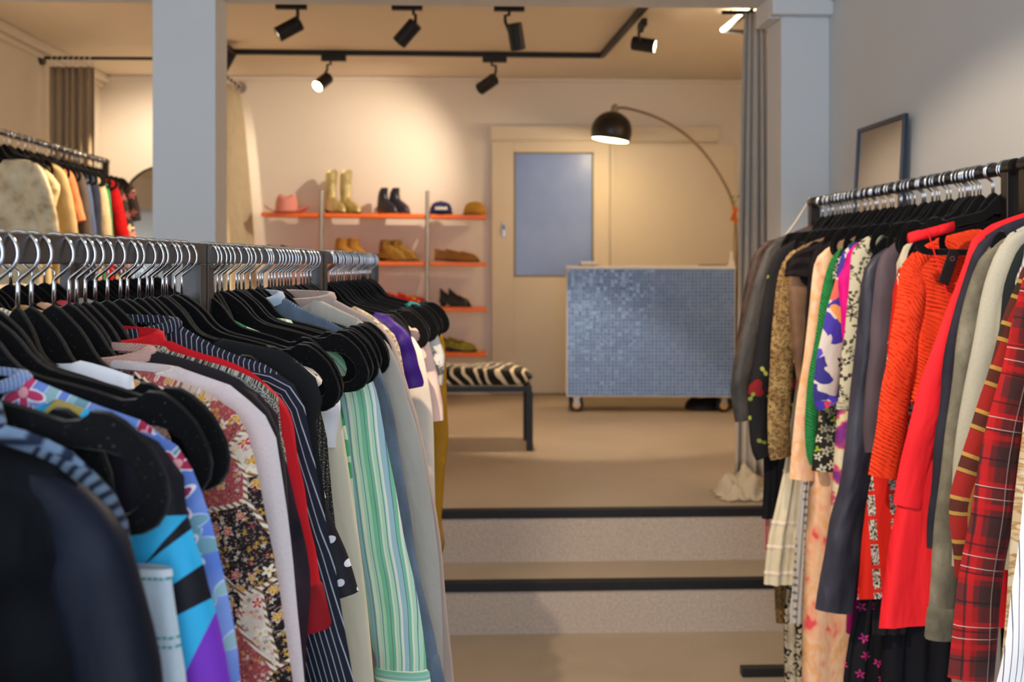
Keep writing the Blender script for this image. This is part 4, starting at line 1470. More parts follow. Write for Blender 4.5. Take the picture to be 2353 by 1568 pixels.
garment('pink_print_dress', 'pink and cream print dress, a thin strip beside the satin bell sleeve', 'dress', RR, 2.97,
        [(2040, 545), (1990, 558), (1960, 585)], [(1945, 700), (1932, 850), (1922, 945), (1917, 1040), (1912, 1139), (1908, 1180)], K['pinkflor'])
garment('dark_floral_blouse', 'black blouse with cream flowers below the violet blouse', 'blouse', RR, 3.06,
        [(2030, 545), (1970, 555), (1930, 580)], [(1915, 650), (1900, 800), (1884, 945), (1874, 1018), (1865, 1075), (1866, 1082)], K['bwfloral'])
garment('crochet_cardigan', 'green crochet cardigan with pointed lower edge', 'cardigan', RR, 3.12,
        [(2038, 524), (2001, 538), (1960, 556), (1930, 572), (1912, 588)], [(1903, 609), (1894, 637), (1885, 692), (1876, 753), (1866, 817), (1854, 873), (1849, 933), (1848, 1006), (1852, 1050), (1860, 1069)], K['green'], sl=(.075, .03), hem=-.5)
garment('tie_dye_dress', 'long peach and pink tie-dye dress with sleeves', 'dress', RR, 3.2,
        [(1986, 540), (1946, 551), (1915, 564), (1890, 577), (1878, 590)], [(1870, 610), (1863, 661), (1857, 738), (1849, 812), (1835, 909), (1825, 982), (1818, 1060), (1814, 1100)], K['peach'], sl=(.08, .075), hem=None,
        body=[(1885, 600), (1870, 800), (1864, 1100), (1861, 1156), (1856, 1212), (1851, 1324), (1847, 1409), (1844, 1566), (1842, 1620)], fold=.014, th=.018)
garment('lace_trim_top', 'black lace top with brown sheer front behind the tie-dye dress', 'top', RR, 3.3,
        [(1960, 535), (1900, 545), (1850, 565), (1822, 590)], [(1812, 640), (1812, 720), (1822, 820), (1833, 902)], K['brownsheer'], collar=(.01, .1), cmat=K['blacklace'], fold=.004)
garment('black_cropped_top', 'short black top in the dark group left of the peach dress', 'top', RR, 3.26,
        [(1970, 535), (1910, 548), (1865, 566), (1830, 580), (1806, 605)], [(1798, 625), (1800, 634), (1803, 638)], K['blacklace'])
garment('black_sequin_top', 'black beaded top, a dark strip at the left side of the peach dress', 'top', RR, 3.24,
        [(1960, 540), (1910, 556), (1870, 580)], [(1856, 640), (1849, 740), (1842, 830), (1838, 900)], K['blacklace'])
garment('leopard_blouse', 'gold-brown leopard print blouse with furry trim', 'blouse', RR, 3.44,
        [(1900, 540), (1850, 560), (1815, 580), (1798, 600)], [(1786, 640), (1776, 723), (1770, 812), (1765, 900), (1763, 960), (1764, 1030), (1770, 1058)], K['leopard'], sl=(.085, .07), hem=-.55)
drape('tiered_skirt', 'cream gauze skirt with three rows of frills', 'skirt', RR, 3.5,
      [(970, 1818, 1846), (1030, 1811, 1846), (1074, 1803, 1846), (1127, 1791, 1845), (1180, 1779, 1843), (1226, 1767, 1838), (1296, 1758, 1832), (1342, 1755, 1826)], K['creamskirt'], fold=.008, fr=(2, 3.5), th=.02, trim=[(1195, K['ivory']), (1250, K['ivory']), (1310, K['ivory'])])
drape('dotted_lace_skirt', 'narrow pale grey lace skirt with dark dots', 'skirt', RR, 3.34,
      [(1130, 1838, 1863), (1240, 1828, 1856), (1353, 1820, 1850), (1409, 1813, 1847), (1432, 1814, 1846)], K['dotlace'], fold=.004)
drape('leopard_trousers', 'black and cream leopard print trousers at bottom of the right rack', 'trousers', RR, 3.57,
      [(1341, 1808, 1850), (1409, 1801, 1850), (1480, 1801, 1850), (1568, 1803, 1850)], K['leopbw'], ext=-1.45)
drape('black_long_dress', 'plain black dress below the embroidered jacket, its hem above the upper step', 'dress', RR, 3.6,
      [(1040, 1754, 1800), (1100, 1756, 1800), (1192, 1751, 1795)], K['blackt'], fold=.004)
drape('pink_scarf', 'narrow salmon pink striped scarf by the upper step edge', 'scarf', RR, 3.64,
      [(1185, 1757, 1768), (1262, 1757, 1766)], stripes('salmon_stripe', 'd98c8a', [(.012, .004, 0, '6d3a44')], 'u'), fold=.002)
drape('fur_scarf', 'brown fur scarf hanging by the leopard trousers', 'scarf', RR, 3.6,
      [(1330, 1779, 1812), (1390, 1780, 1812), (1431, 1783, 1812)], K['fur'], fold=.004)
garment('rose_embroidered_jacket', 'black jacket with red and green flowers near the far end of the right rack', 'jacket', RR, 3.54,
        [(1870, 535), (1825, 555), (1795, 568), (1780, 582)], [(1766, 615), (1756, 677), (1742, 738), (1735, 817), (1727, 860), (1717, 902), (1721, 970), (1724, 1030), (1738, 1060)], K['bflower'], sl=(.085, .06), hem=-.9)
garment('grey_leather_jacket', 'charcoal grey leather jacket, second from far end of the right rack', 'jacket', RR, 3.65,
        [(1860, 525), (1820, 540), (1790, 551), (1765, 565), (1751, 594)], [(1733, 646), (1711, 738), (1693, 817), (1682, 850), (1676, 892), (1684, 945), (1688, 970)], K['gleather'], sl=(.085, .06), hem=-.55)
garment('brown_leather_jacket', 'brown-black leather jacket at the far end of the right rack', 'jacket', RR, 3.75,
        [(1866, 518), (1820, 538), (1793, 548), (1750, 562), (1730, 585)], [(1716, 631), (1701, 723), (1687, 817), (1678, 890)], K['brownj'], sl=(.07, .05), hem=-.5)
drape('blossom_trousers', 'black trousers with scattered pink blossoms', 'trousers', RR, 2.83,
      [(1400, 1968, 2050), (1450, 1952, 2060), (1540, 1938, 2060), (1568, 1936, 2060)], K['pinkflow'], ext=-1.5)
drape('magenta_skirt', 'magenta skirt, a small patch under the satin bell sleeve', 'skirt', RR, 2.9,
      [(1380, 1948, 1990), (1456, 1946, 1985)], K['magenta'])
drape('black_trousers', 'wide black crepe trousers below the red tunic', 'trousers', RR, 2.66,
      [(1420, 2040, 2200), (1470, 2030, 2195), (1568, 2026, 2190)], K['blackt'], ext=-1.5, fold=.012)
drape('grey_wool_skirt', 'grey wool skirt with hem showing left of the red tunic', 'skirt', RR, 2.64,
      [(1380, 2010, 2090), (1440, 2000, 2080), (1456, 2003, 2078)], K['charcoal'])

# ------------------------------------------------------------------ raised rack at far left
UL = [
    ('leather_jacket', 'cream distressed leather jacket first on the raised left rack', 'jacket', 5.2, [(8, 368), (61, 369), (92, 380), (107, 402)], [(122, 451), (130, 490), (137, 530)], 'cleather', (.12, .1)),
    ('straw_blouse', 'pale straw blouse with bent sleeve behind the cream leather jacket', 'blouse', 5.36, [(75, 372), (108, 390), (128, 412)], [(138, 430), (134, 450), (128, 475)], 'paleyel', (.07, .06)),
    ('beige_coat', 'beige wool coat on the raised left rack', 'coat', 5.55, [(118, 376), (140, 386), (152, 400)], [(160, 425), (171, 476), (180, 530)], 'beigewool', (.1, .09)),
    ('terracotta_shirt', 'terracotta shirt with elbow sleeve on the raised left rack', 'shirt', 5.75, [(140, 382), (158, 390), (171, 403)], [(178, 433), (190, 479), (198, 505)], 'terra', (.1, .09)),
    ('dark_jumper', 'dark brown-grey jumper on the raised left rack', 'jumper', 5.93, [(165, 386), (185, 395), (198, 412)], [(204, 460), (210, 525)], 'greyknit', (.09, .08)),
    ('blue_shirt', 'slate blue shirt on the raised left rack', 'shirt', 6.05, [(180, 390), (197, 400), (208, 425)], [(216, 479), (222, 530)], 'bluecot', (.09, .08)),
    ('navy_coat', 'dark navy coat on the raised left rack', 'coat', 6.2, [(195, 396), (218, 408), (230, 430)], [(233, 479), (232, 530)], 'navyc', (.09, .08)),
    ('tweed_coat', 'beige tweed coat left of the red lace top', 'coat', 6.3, [(210, 402), (232, 413), (245, 432)], [(253, 490), (257, 530)], 'btweed', (.09, .08)),
    ('emerald_cardigan', 'emerald green cardigan, thin edge beside the beige tweed coat', 'cardigan', 6.38, [(220, 405), (240, 415), (251, 431)], [(255, 464), (259, 530)], 'greenc', (.08, .07)),
    ('red_lace_top', 'red lace top on the raised left rack', 'top', 6.5, [(208, 393), (240, 405), (262, 415), (271, 428)], [(281, 464), (296, 530)], 'redlace', (.08, .08)),
    ('rose_print_dress', 'dark dress with rose print next to the red lace top', 'dress', 6.6, [(250, 410), (274, 421), (287, 444)], [(299, 488), (310, 530)], 'darkflor', (.08, .07)),
    ('rose_cardigan', 'black cardigan with pale roses at the end of the raised left rack', 'cardigan', 6.7, [(265, 410), (284, 416), (306, 425)], [(315, 451), (321, 479), (325, 506)], 'darkflor', (.1, .08)),
]
for nm, lab, cat, z, sh, sd, k, sl in UL:
    garment(nm, lab, cat, RU, z, sh, sd, K[k], sl=sl, ext=(-.55 if nm not in ('straw_blouse', 'terracotta_shirt', 'rose_cardigan') else None), hem=-.75, th=.02, slth=.03)


# ------------------------------------------------------------------ curtains and rods
def linen(name, c):
    t = NT(name, .9, 0, .15, .1)
    col = t.mix(t.noise(t.map(t.uv(), scale=(1, .2, 1)), 60, 4), c, tuple(x * .72 for x in lin(c)[:3]) + (1,))
    t.bump(t.noise(t.uv(), 500, 2), .25, .001)
    return t.done(col)


def curtain(name, label, p_top, p_bot, z1, z0, folds, depth, mat, pool=0.0, seed=0, gather=1.0):
    """p_top / p_bot: (start, end) plan points at the head and at the foot"""
    rnd = random.Random(seed)
    n = folds * 10
    rows = 26
    ph = [rnd.random() * 6.28 for _ in range(4)]
    mb = MB()
    vs, us = [], []
    for r in range(rows + 1):
        f = r / rows
        zz = z1 + (z0 - z1) * f
        k = f ** 0.7
        a = Vector(p_top[0]) * (1 - k) + Vector(p_bot[0]) * k
        b = Vector(p_top[1]) * (1 - k) + Vector(p_bot[1]) * k
        d = (b - a)
        nrm = Vector((-d.y, d.x)).normalized()
        for i in range(n + 1):
            u = i / n
            uu = u + 0.018 * sin(6.28 * u * 1.7 + ph[0] + 1.5 * f)
            w = sin(2 * pi * folds * uu + ph[1]) + 0.35 * sin(2 * pi * folds * 0.5 * uu + ph[2] + f) + 0.2 * sin(2 * pi * folds * 2.1 * uu + ph[3] + 3 * f)
            p = a + d * u + nrm * depth * w * (0.55 + 0.45 * f)
            vs.append((p.x, p.y, zz))
            us.append((u * folds * .12, zz))
    fs = [(i * (n + 1) + k, i * (n + 1) + k + 1, (i + 1) * (n + 1) + k + 1, (i + 1) * (n + 1) + k) for i in range(rows) for k in range(n)]
    mb.add(vs, fs, us)
    root = thing(name, label, 'curtain', ((p_top[0][0] + p_top[1][0]) / 2, (p_top[0][1] + p_top[1][1]) / 2, z0))
    o = mb.build('cloth', mat, root, smooth=True)
    o.location = -root.location
    s = o.modifiers.new('thick', 'SOLIDIFY')
    s.thickness = .004
    return root


K['linen'] = linen('beige_linen', 'a89478')
K['linen_pale'] = linen('pale_linen', 'd2c6aa')
K['drape_grey'] = linen('grey_beige_drape', 'bdb2a6')

ZR = 2.835
yr = 7.42
rod = thing('curtain_rod', 'black curtain rod running from left wall across the fitting room', 'curtain rod', (XL, yr, ZR))
MB().tube([(0, 0, 0), (1.08, 0, 0)], .011, 12).build('rod', M['black'], rod, smooth=True, angle=50)
MB().tube([(0, 0, 0), (.018, 0, 0)], .05, 20).build('wall_flange', M['black'], rod, smooth=True, angle=50)
rod2 = thing('curtain_rod', 'dark curtain rod running to the back wall beside the shoe shelves', 'curtain rod', (-1.80, yr, ZR))
MB().tube([(0, 0.02, 0), (0, YB - yr, 0)], .011, 12).build('rod', M['black'], rod2, smooth=True, angle=50)
MB().tube([(0, YB - yr - .02, 0), (0, YB - yr, 0)], .045, 20).build('wall_flange', M['steel'], rod2, smooth=True, angle=50)


def rings(root, pts, axis, r=.022):
    inv = -root.location
    for p in pts:
        q = Vector(p) + inv
        pp = []
        for k in range(17):
            a = 2 * pi * k / 16
            o = Vector((0, cos(a), sin(a))) if axis == 'x' else Vector((cos(a), 0, sin(a)))
            pp.append(q + o * r)
        MB().tube(pp, .003, 6, False).build('ring', M['white'], root, smooth=True)


cxa, cxb = W(116, 0, yr).x, W(216, 0, yr).x
c1 = curtain('fitting_curtain', 'beige linen curtain gathered at left wall before the fitting room', ((cxa, yr), (cxb, yr)), ((cxa, yr), (cxb + .01, yr)), ZR - .06, UP + .02, 6, .028, K['linen'], seed=3)
rings(c1, [(cxa + (cxb - cxa) * (i + .5) / 8, yr, ZR - .024) for i in range(8)], 'x', .036)
c2 = curtain('fitting_curtain', 'pale linen curtain right of the pillar, beside the shoe shelves', ((-1.80, 7.50), (-1.80, 8.5)), ((-1.84, 7.55), (-1.60, 8.45)), ZR - .05, UP + .02, 4, .035, K['linen_pale'], seed=8)
rings(c2, [(-1.80, 7.55 + i * .13, ZR - .02) for i in range(8)], 'y', .033)

# curtain beside the right pilaster
cy = 4.95
ca, cb = W(1712, 0, cy).x, W(1756, 0, cy).x
da, db = W(1690, 0, cy).x, W(1768, 0, cy).x
c3 = curtain('door_curtain', 'tall grey-beige curtain hanging beside the right pilaster', ((ca, cy), (cb, cy - .04)), ((da, cy), (db, cy - .05)), 2.60, UP + .06, 4, .02, K['drape_grey'], seed=5)
rod3 = thing('curtain_rod', 'short black rod end holding the curtain at the right pilaster', 'curtain rod', (W(1738, 0, cy).x, cy, 2.605))
MB().tube([(-.16, 0, 0), (.10, 0, 0)], .010, 12).build('rod', M['black'], rod3, smooth=True, angle=50)
MB().lathe([(0, -.03), (.022, -.022), (.03, 0), (.022, .022), (0, .03)], 16, Matrix.Translation((.045, -.07, -.012))).build('finial', M['black'], rod3, smooth=True)
box_obj('bracket', (.035, -.06, -.016), (.055, .0, .004), M['black'], rod3)
# cloth crumpled on the floor under it
rnd = random.Random(2)
mb = MB()
ctr = W(1722, 1112, 4.62)
vs = []
for i in range(25):
    for j in range(21):
        u, v = i / 24 - .5, j / 20 - .5
        r = sqrt(u * u + v * v) * 2
        hgt = max(0, 1 - r ** 3) * (.085 + .03 * sin(14 * u + 3 * v) + .025 * sin(17 * v - 6 * u + 1) + .012 * sin(26 * u + 18 * v))
        vs.append((u * .20 + .012 * sin(20 * v), v * .22 + .012 * sin(23 * u), max(0.003, hgt)))
fs = [(i * 21 + j, i * 21 + j + 1, (i + 1) * 21 + j + 1, (i + 1) * 21 + j) for i in range(24) for j in range(20)]
o = MB().add(vs, fs, [(p[0], p[1]) for p in vs]).build('crumpled_cloth', linen('pale_crumpled_cotton', 'c4b49c'), smooth=True, loc=(ctr.x, 4.78, UP + .001))
s = o.modifiers.new('thick', 'SOLIDIFY'); s.thickness = .004
tag(o, 'pale cloth crumpled on the raised floor at the foot of the curtain', 'cloth')

# ------------------------------------------------------------------ fitting-room mirror with rounded top
mw, mh, mr = .62, 1.78, .31
mt = thing('standing_mirror', 'standing mirror with rounded top and thin dark frame in the fitting room', 'mirror', (W(372, 0, 8.30).x + .05, 8.27, UP), radians(0))
mt.rotation_euler = (radians(-4), 0, radians(20))
prof = [(-mw / 2, 0.0), (-mw / 2, mh - mr)] + [(-mr * cos(a), mh - mr + mr * sin(a)) for a in [pi * k / 18 for k in range(1, 18)]] + [(mw / 2, mh - mr), (mw / 2, 0.0)]
MB().tube([(x, 0, z) for x, z in prof] + [(-mw / 2, 0, 0)], .011, 8).build('frame', M['black'], mt, smooth=True)
n = len(prof)
MB().add([(x, -.004, z) for x, z in prof] + [(x, .006, z) for x, z in prof], [tuple(range(n)), tuple(reversed(range(n, 2 * n)))] + [(k, (k + 1) % n, n + (k + 1) % n, n + k) for k in range(n)]).build('mirror_glass', plain('mirror_silver', 'e6e6e6', .03, 1.0, .5, 0), mt)

# ------------------------------------------------------------------ leaning mirror by the right wall
zm = 2.0
ma = C2W((1979 - CX) / F * 4.17, 4.17)
mbb = C2W((2087 - CX) / F * 3.72, 3.72)
Lm = 0.46
lm = thing('leaning_mirror', 'rectangular mirror with slim blue-black frame leaning on the right wall', 'mirror', (1.395, 3.70, 0), 0)
lm.rotation_euler = (0, radians(3.2), 0)
H = 1.975
fm = plain('blue_black_frame', '2c3a4c', .35, .4, .5, .1)
for nm, lo, hi in (('frame_side', (-.008, 0, 0), (.008, .018, H)), ('frame_side', (-.008, Lm - .018, 0), (.008, Lm, H)), ('frame_top', (-.008, .018, H - .018), (.008, Lm - .018, H)), ('frame_bottom', (-.008, .018, 0), (.008, Lm - .018, .018))):
    box_obj(nm, lo, hi, fm, lm, .002)
box_obj('mirror_glass', (-.003, .018, .018), (.004, Lm - .018, H - .018), plain('mirror_silver_grey', '8a8a8e', .04, 1.0, .5, 0), lm)

# ------------------------------------------------------------------ ceiling track and spotlights
zt0 = ZC2
yF, yN = 7.55, 6.02
xl, xr = W(533, 0, yF).x, W(1383, 0, yF + .02).x
tr = thing('light_track', 'black rectangular lighting track on the back room ceiling', 'light track', ((xl + xr) / 2, (yF + yN) / 2, zt0))


def tbox(a, b, wd=.034, hh=.034):
    a, b = Vector(a), Vector(b)
    d = b - a
    m = MB()
    q = Vector((-d.y, d.x, 0)).normalized() * wd / 2
    vs = [a - q, a + q, b + q, b - q]
    vs = [v - tr.location for v in vs]
    up = Vector((0, 0, hh))
    m.add([v - up for v in vs] + vs, [(0, 1, 2, 3), (7, 6, 5, 4), (0, 4, 5, 1), (1, 5, 6, 2), (2, 6, 7, 3), (3, 7, 4, 0)])
    return m.build('track_rail', M['black'], tr)


tbox((xl, yF, zt0), (xr, yF + .03, zt0))
xr2 = W(1490, 0, yN).x
tbox((xr, yF + .03, zt0), (xr2, yN, zt0))
tbox((xl, yF, zt0), (xl - .04, yN, zt0))
tbox((xl - .04, yN, zt0), (xr2, yN, zt0))


def spot(label, px, py, Y, d, adapter_dx=0.0, on=True, power=40, angle=50, along='x', anchor_y=None, arm=.02, color=WARM, blend=.35, anchor_x=None, lens=True):
    c = W(px, py, Y)
    d = Vector(d).normalized()
    t = thing('track_spotlight', label, 'spotlight', c, 0, 'track spotlights of the back room')
    L, r = .145, .043
    R = Vector((0, 0, -1)).rotation_difference(d).to_matrix().to_4x4()
    h = L / 2
    MB().lathe([(0, h), (r - .004, h), (r, h - .004), (r, -h), (r - .003, -h - .001), (r - .004, -h + .012)], 28, R).build('housing', M['black'], t, smooth=True, angle=35)
    lz = -h + .010
    MB().lathe([(0, lz), (r - .004, lz)], 28, R).build('lens', M['glow'] if lens else M['black'], t)
    MB().lathe([(r * .55, lz - .004), (r * .62, lz - .005), (r * .62, lz - .001)], 24, R).build('reflector_ring', M['chrome'], t, smooth=True)
    ax = (anchor_x if anchor_x is not None else c.x) - c.x
    ay = (anchor_y if anchor_y is not None else c.y) - c.y
    top = zt0 - .034 - c.z
    if along == 'x':
        box_obj('adapter', (ax - .085 + adapter_dx, ay - .017, top - .042), (ax + .085 + adapter_dx, ay + .017, top), M['black'], t, .003)
    else:
        box_obj('adapter', (ax - .017, ay - .085, top - .042), (ax + .017, ay + .085, top), M['black'], t, .003)
    MB().tube([(ax, ay, top - .04), (ax, ay, top - .062), (ax + arm, ay, top - .066), (ax + arm, ay, top - .10), (ax * .3 + arm, ay * .3, .012)], .009, 8).build('arm', M['black'], t, smooth=True, angle=40)
    if on:
        lp = lamp('spotlight_beam', 'SPOT', c + d * (h + .012), power, color, c + d * 3, size=.03, angle=angle, blend=blend)
    return t


spot('black track spotlight left in the nearer ceiling row, lit mouth turned left', 664, 66, 6.05, (-.82, -.16, -.5), -.035, True, 85, 62, anchor_y=yN, anchor_x=W(684, 0, yN).x, arm=0)
spot('black track spotlight in the middle of the nearer ceiling row, tilted away', 936, 76, 6.05, (-.62, .25, -.66), -.035, True, 120, 66, anchor_y=yN, anchor_x=W(950, 0, yN).x, arm=.012, lens=True)
spot('black track spotlight right in the nearer ceiling row, pointing almost straight down', 1186, 84, 6.05, (.16, .30, -.92), 0.0, True, 70, 60, anchor_y=yN, anchor_x=W(1170, 0, yN).x, arm=-.022)
spot('black track spotlight on the slanted track arm, bright mouth facing right', 1480, 103, 6.5, (.88, -.40, -.22), 0, True, 175, 74, 'y', anchor_y=6.42, anchor_x=W(1476, 0, 6.42).x, arm=-.02)
spot('black track spotlight left on the far track, bright mouth facing the camera', 741, 189, yF, (-.42, -.72, -.55), .02, True, 22, 64, anchor_y=yF, anchor_x=W(760, 0, yF).x, arm=-.024)
spot('black track spotlight right on the far track, aimed at the shoe shelves', 1120, 193, yF, (-.72, .62, -.42), .02, True, 40, 90, anchor_y=yF, anchor_x=W(1130, 0, yF).x, arm=.028, blend=.9, color=WARM2)
spot('black track spotlight half hidden behind the left pillar edge', 519, 140, 7.3, (-.5, .15, -.85), 0, True, 95, 70, 'y', anchor_y=7.3, anchor_x=W(522, 0, 7.3).x, arm=0)
# the fitting room and the hanging space at left have their own spots behind the pillar
lamp('fitting_room_spot', 'SPOT', (-2.15, 7.75, 2.80), 27, WARM2, (-2.45, 8.6, 1.5), size=.06, angle=125, blend=.7)
lamp('raised_rack_spot', 'SPOT', (-1.4, 5.6, 2.8), 48, WARM, (-2.3, 5.9, 1.6), size=.05, angle=75, blend=.6)

# ceiling LED tube on a black bracket near the right curtain
Yl = 6.2
A, B, Cc = W(1660, 69, Yl), W(1692, 69, Yl), W(1712, 73, Yl)
ld = thing('led_light', 'slim lit tube light on black frame near the right curtain', 'ceiling light', A)
Bq = Vector((A.x + .01, Yl - .62, A.z))
MB().tube([(0, 0, 0), Bq - A], .011, 10).build('lit_tube', M['glow_led'], ld, smooth=True)
MB().tube([Vector((.018, 0.004, -.006)), Cc - A + Vector((.3, 0, -.006))], .012, 8).build('frame', M['black'], ld, smooth=True)
MB().tube([Vector((.02, 0.004, -.006)), Bq - A + Vector((.02, 0, -.006))], .010, 8).build('frame', M['black'], ld, smooth=True)
for q in (Vector((.05, 0, 0)), Vector((.05, -.6, 0))):
    MB().tube([q, Vector((q.x, q.y, ZC2 - A.z))], .003, 6).build('hanger_rod', M['black'], ld)

# ------------------------------------------------------------------ arc lamp
Ya = 7.98
sc_ = W(1405, 303, Ya)
al = thing('arc_lamp', 'black globe arc floor lamp glowing above the tiled counter', 'floor lamp', (W(1692, 0, Ya).x, Ya, UP))
lo = al.location
RS = .150
tilt = Matrix.Rotation(radians(8), 4, 'Y')
Ms = Matrix.Translation(sc_ - lo) @ tilt
a0 = radians(-25)
prof = [(RS * cos(a), RS * sin(a)) for a in [a0 + (pi / 2 - .12 - a0) * k / 18 for k in range(19)]]
MB().lathe(prof + [(.018, RS * .99)], 36, Ms).build('lamp_shade', plain('black_enamel', '17130f', .38, 0, .5, .1), al, smooth=True, angle=40)
inner = [(p[0] * .965, p[1] * .965) for p in prof]
MB().lathe(list(reversed(inner)), 36, Ms).build('shade_lining', M['glow_shade'], al, smooth=True)
MB().lathe([(.0, -.075), (.03, -.07), (.045, -.045), (.03, -.01), (.015, .03)], 20, Ms).build('bulb', M['glow_shade'], al, smooth=True)
MB().lathe([(.028, RS * .97), (.026, RS + .03), (.014, RS + .055), (0, RS + .056)], 18, Ms).build('shade_cap', M['steel'], al, smooth=True)
arc = [W(a, b, Ya) - lo for a, b in ((1412, 258), (1418, 249), (1432, 247), (1470, 256), (1515, 272), (1560, 297), (1600, 330), (1632, 368), (1660, 412), (1678, 448), (1688, 480), (1692, 520), (1693, 580))]
arc.append(Vector((0, 0, .05)))
arcp = [Vector(p) for p in smooth_poly([tuple(p) for p in arc[:-1]], 2)] + [arc[-1]]
MB().tube(arcp, .0105, 10).build('pole', plain('bronze_steel', '8d7b62', .35, .8, .5, .1), al, smooth=True)
MB().lathe([(0, .05), (.15, .05), (.155, .045), (.155, 0), (0, 0)], 30).build('base', M['black'], al, smooth=True, angle=40)
lamp('arc_lamp_bulb', 'POINT', sc_ + Vector((-.01, 0, -.08)), 6, (1, .78, .48), size=.03)

# ------------------------------------------------------------------ tiled counter on castors
Yc = 7.468
cx0, cx1 = W(1303, 0, Yc).x, W(1687, 0, Yc).x
ctop, cbot = W(1495, 611, Yc).z, W(1495, 913, Yc).z
ct = thing('shop_counter', 'white counter faced with small blue mosaic tiles, on castors', 'counter', ((cx0 + cx1) / 2 + .012, Yc + .18, UP), radians(-4))
hw, hd = (cx1 - cx0) / 2, .18
zb, zt_ = cbot - UP, ctop - UP
box_obj('carcass', (-hw, -hd + .006, zb), (hw, hd, zt_ - .02), M['white'], ct, .002)
box_obj('worktop', (-hw - .004, -hd - .004, zt_ - .02), (hw + .004, hd, zt_), M['white'], ct, .003)
box_obj('grout_bed', (-hw + .004, -hd + .001, zb + .008), (hw - .004, -hd + .006, zt_ - .022), plain('lilac_grout', 'aeb4d0', .9, var=.05), ct)
rnd = random.Random(7)
NXt, NYt = 46, 36
pw, ph = (2 * hw - .01) / NXt, (zt_ - zb - .032) / NYt
tl = MB()
cols_ = []
for i in range(NXt):
    for j in range(NYt):
        g = .0024
        gx = .0012 if i % 12 == 11 else 0
        gz = .0012 if j % 12 == 11 else 0
        x0, z0 = -hw + .005 + i * pw + g, zb + .009 + j * ph + g
        x1, z1 = x0 + pw - 2 * g - gx, z0 + ph - 2 * g - gz
        dy = rnd.uniform(-.0006, .0006)
        e = .0012
        ty = -hd - .0018 + dy
        tx, tz = rnd.uniform(-.0005, .0005), rnd.uniform(-.0005, .0005)
        vs = [(x0, -hd + .001, z0), (x1, -hd + .001, z0), (x1, -hd + .001, z1), (x0, -hd + .001, z1),
              (x0 + e, ty - tx - tz, z0 + e), (x1 - e, ty + tx - tz, z0 + e), (x1 - e, ty + tx + tz, z1 - e), (x0 + e, ty - tx + tz, z1 - e)]
        cv = rnd.random()
        tl.add(vs, [(4, 5, 6, 7), (0, 1, 5, 4), (1, 2, 6, 5), (2, 3, 7, 6), (3, 0, 4, 7)], [(cv, 0.5)] * 8)
t = NT('blue_glass_mosaic', .16, 0, .6)
M['mosaic'] = t.done(t.ramp(t.xyz(t.uv())[0], [(0, '3f77b8'), (.3, '4f86c6'), (.6, '467dbe'), (.8, '5e94d0'), (1, '3a70b2')]))
tl.build('mosaic_tiles', M['mosaic'], ct, kind='stuff')
for sx in (-hw + .07, hw - .07):
    for sy in (-hd + .06, hd - .06):
        w_ = MB().lathe([(0, -.016), (.044, -.018), (.05, -.011), (.05, .011), (.044, .018), (0, .016)], 22, Matrix.Translation((sx, sy, .0502)) @ Matrix.Rotation(pi / 2, 4, 'X') @ Matrix.Rotation(0.0, 4, 'Z')).build('castor_wheel', M['black'], ct, smooth=True, angle=40)
        MB().lathe([(0, -.022), (.026, -.022), (.028, -.0185), (.028, .0185), (.026, .022), (0, .022)], 18, Matrix.Translation((sx, sy, .0502)) @ Matrix.Rotation(pi / 2, 4, 'X')).build('hub', plain('yellow_hub', 'd99a20', .5), w_, smooth=True, angle=40)
        fk = MB().box((sx - .02, sy - .026, .04), (sx + .02, sy - .022, zb - .004)).box((sx - .02, sy + .022, .04), (sx + .02, sy + .026, zb - .004)).box((sx - .035, sy - .035, zb - .006), (sx + .035, sy + .035, zb))
        fk.build('castor_fork', M['steel'], ct)
# on the counter
pz = ctop
pb = W(1350, 606, Yc + .2)
o = MB().box((-.075, -.05, 0), (.075, .05, .006)).build('counter_mat', M['black'], loc=(pb.x, Yc + .2, pz), bevel=.002)
tag(o, 'thin black mat under the white box on the counter', 'mat')
bx = thing('receipt_box', 'small white box at the left end of the counter top', 'box', (pb.x, Yc + .2, pz + .006))
box_obj('lid', (-.052, -.035, .014), (.052, .035, .024), M['white'], bx, .002)
box_obj('body', (-.05, -.033, 0), (.05, .033, .014), M['white'], bx, .002)
pk = W(1640, 608, Yc + .2)
o = MB().box((-.09, -.06, 0), (.09, .06, .008)).build('tablet', M['black'], loc=(pk.x - .01, Yc + .2, pz), bevel=.003)
tag(o, 'flat black tablet at the right end of the counter top', 'tablet')
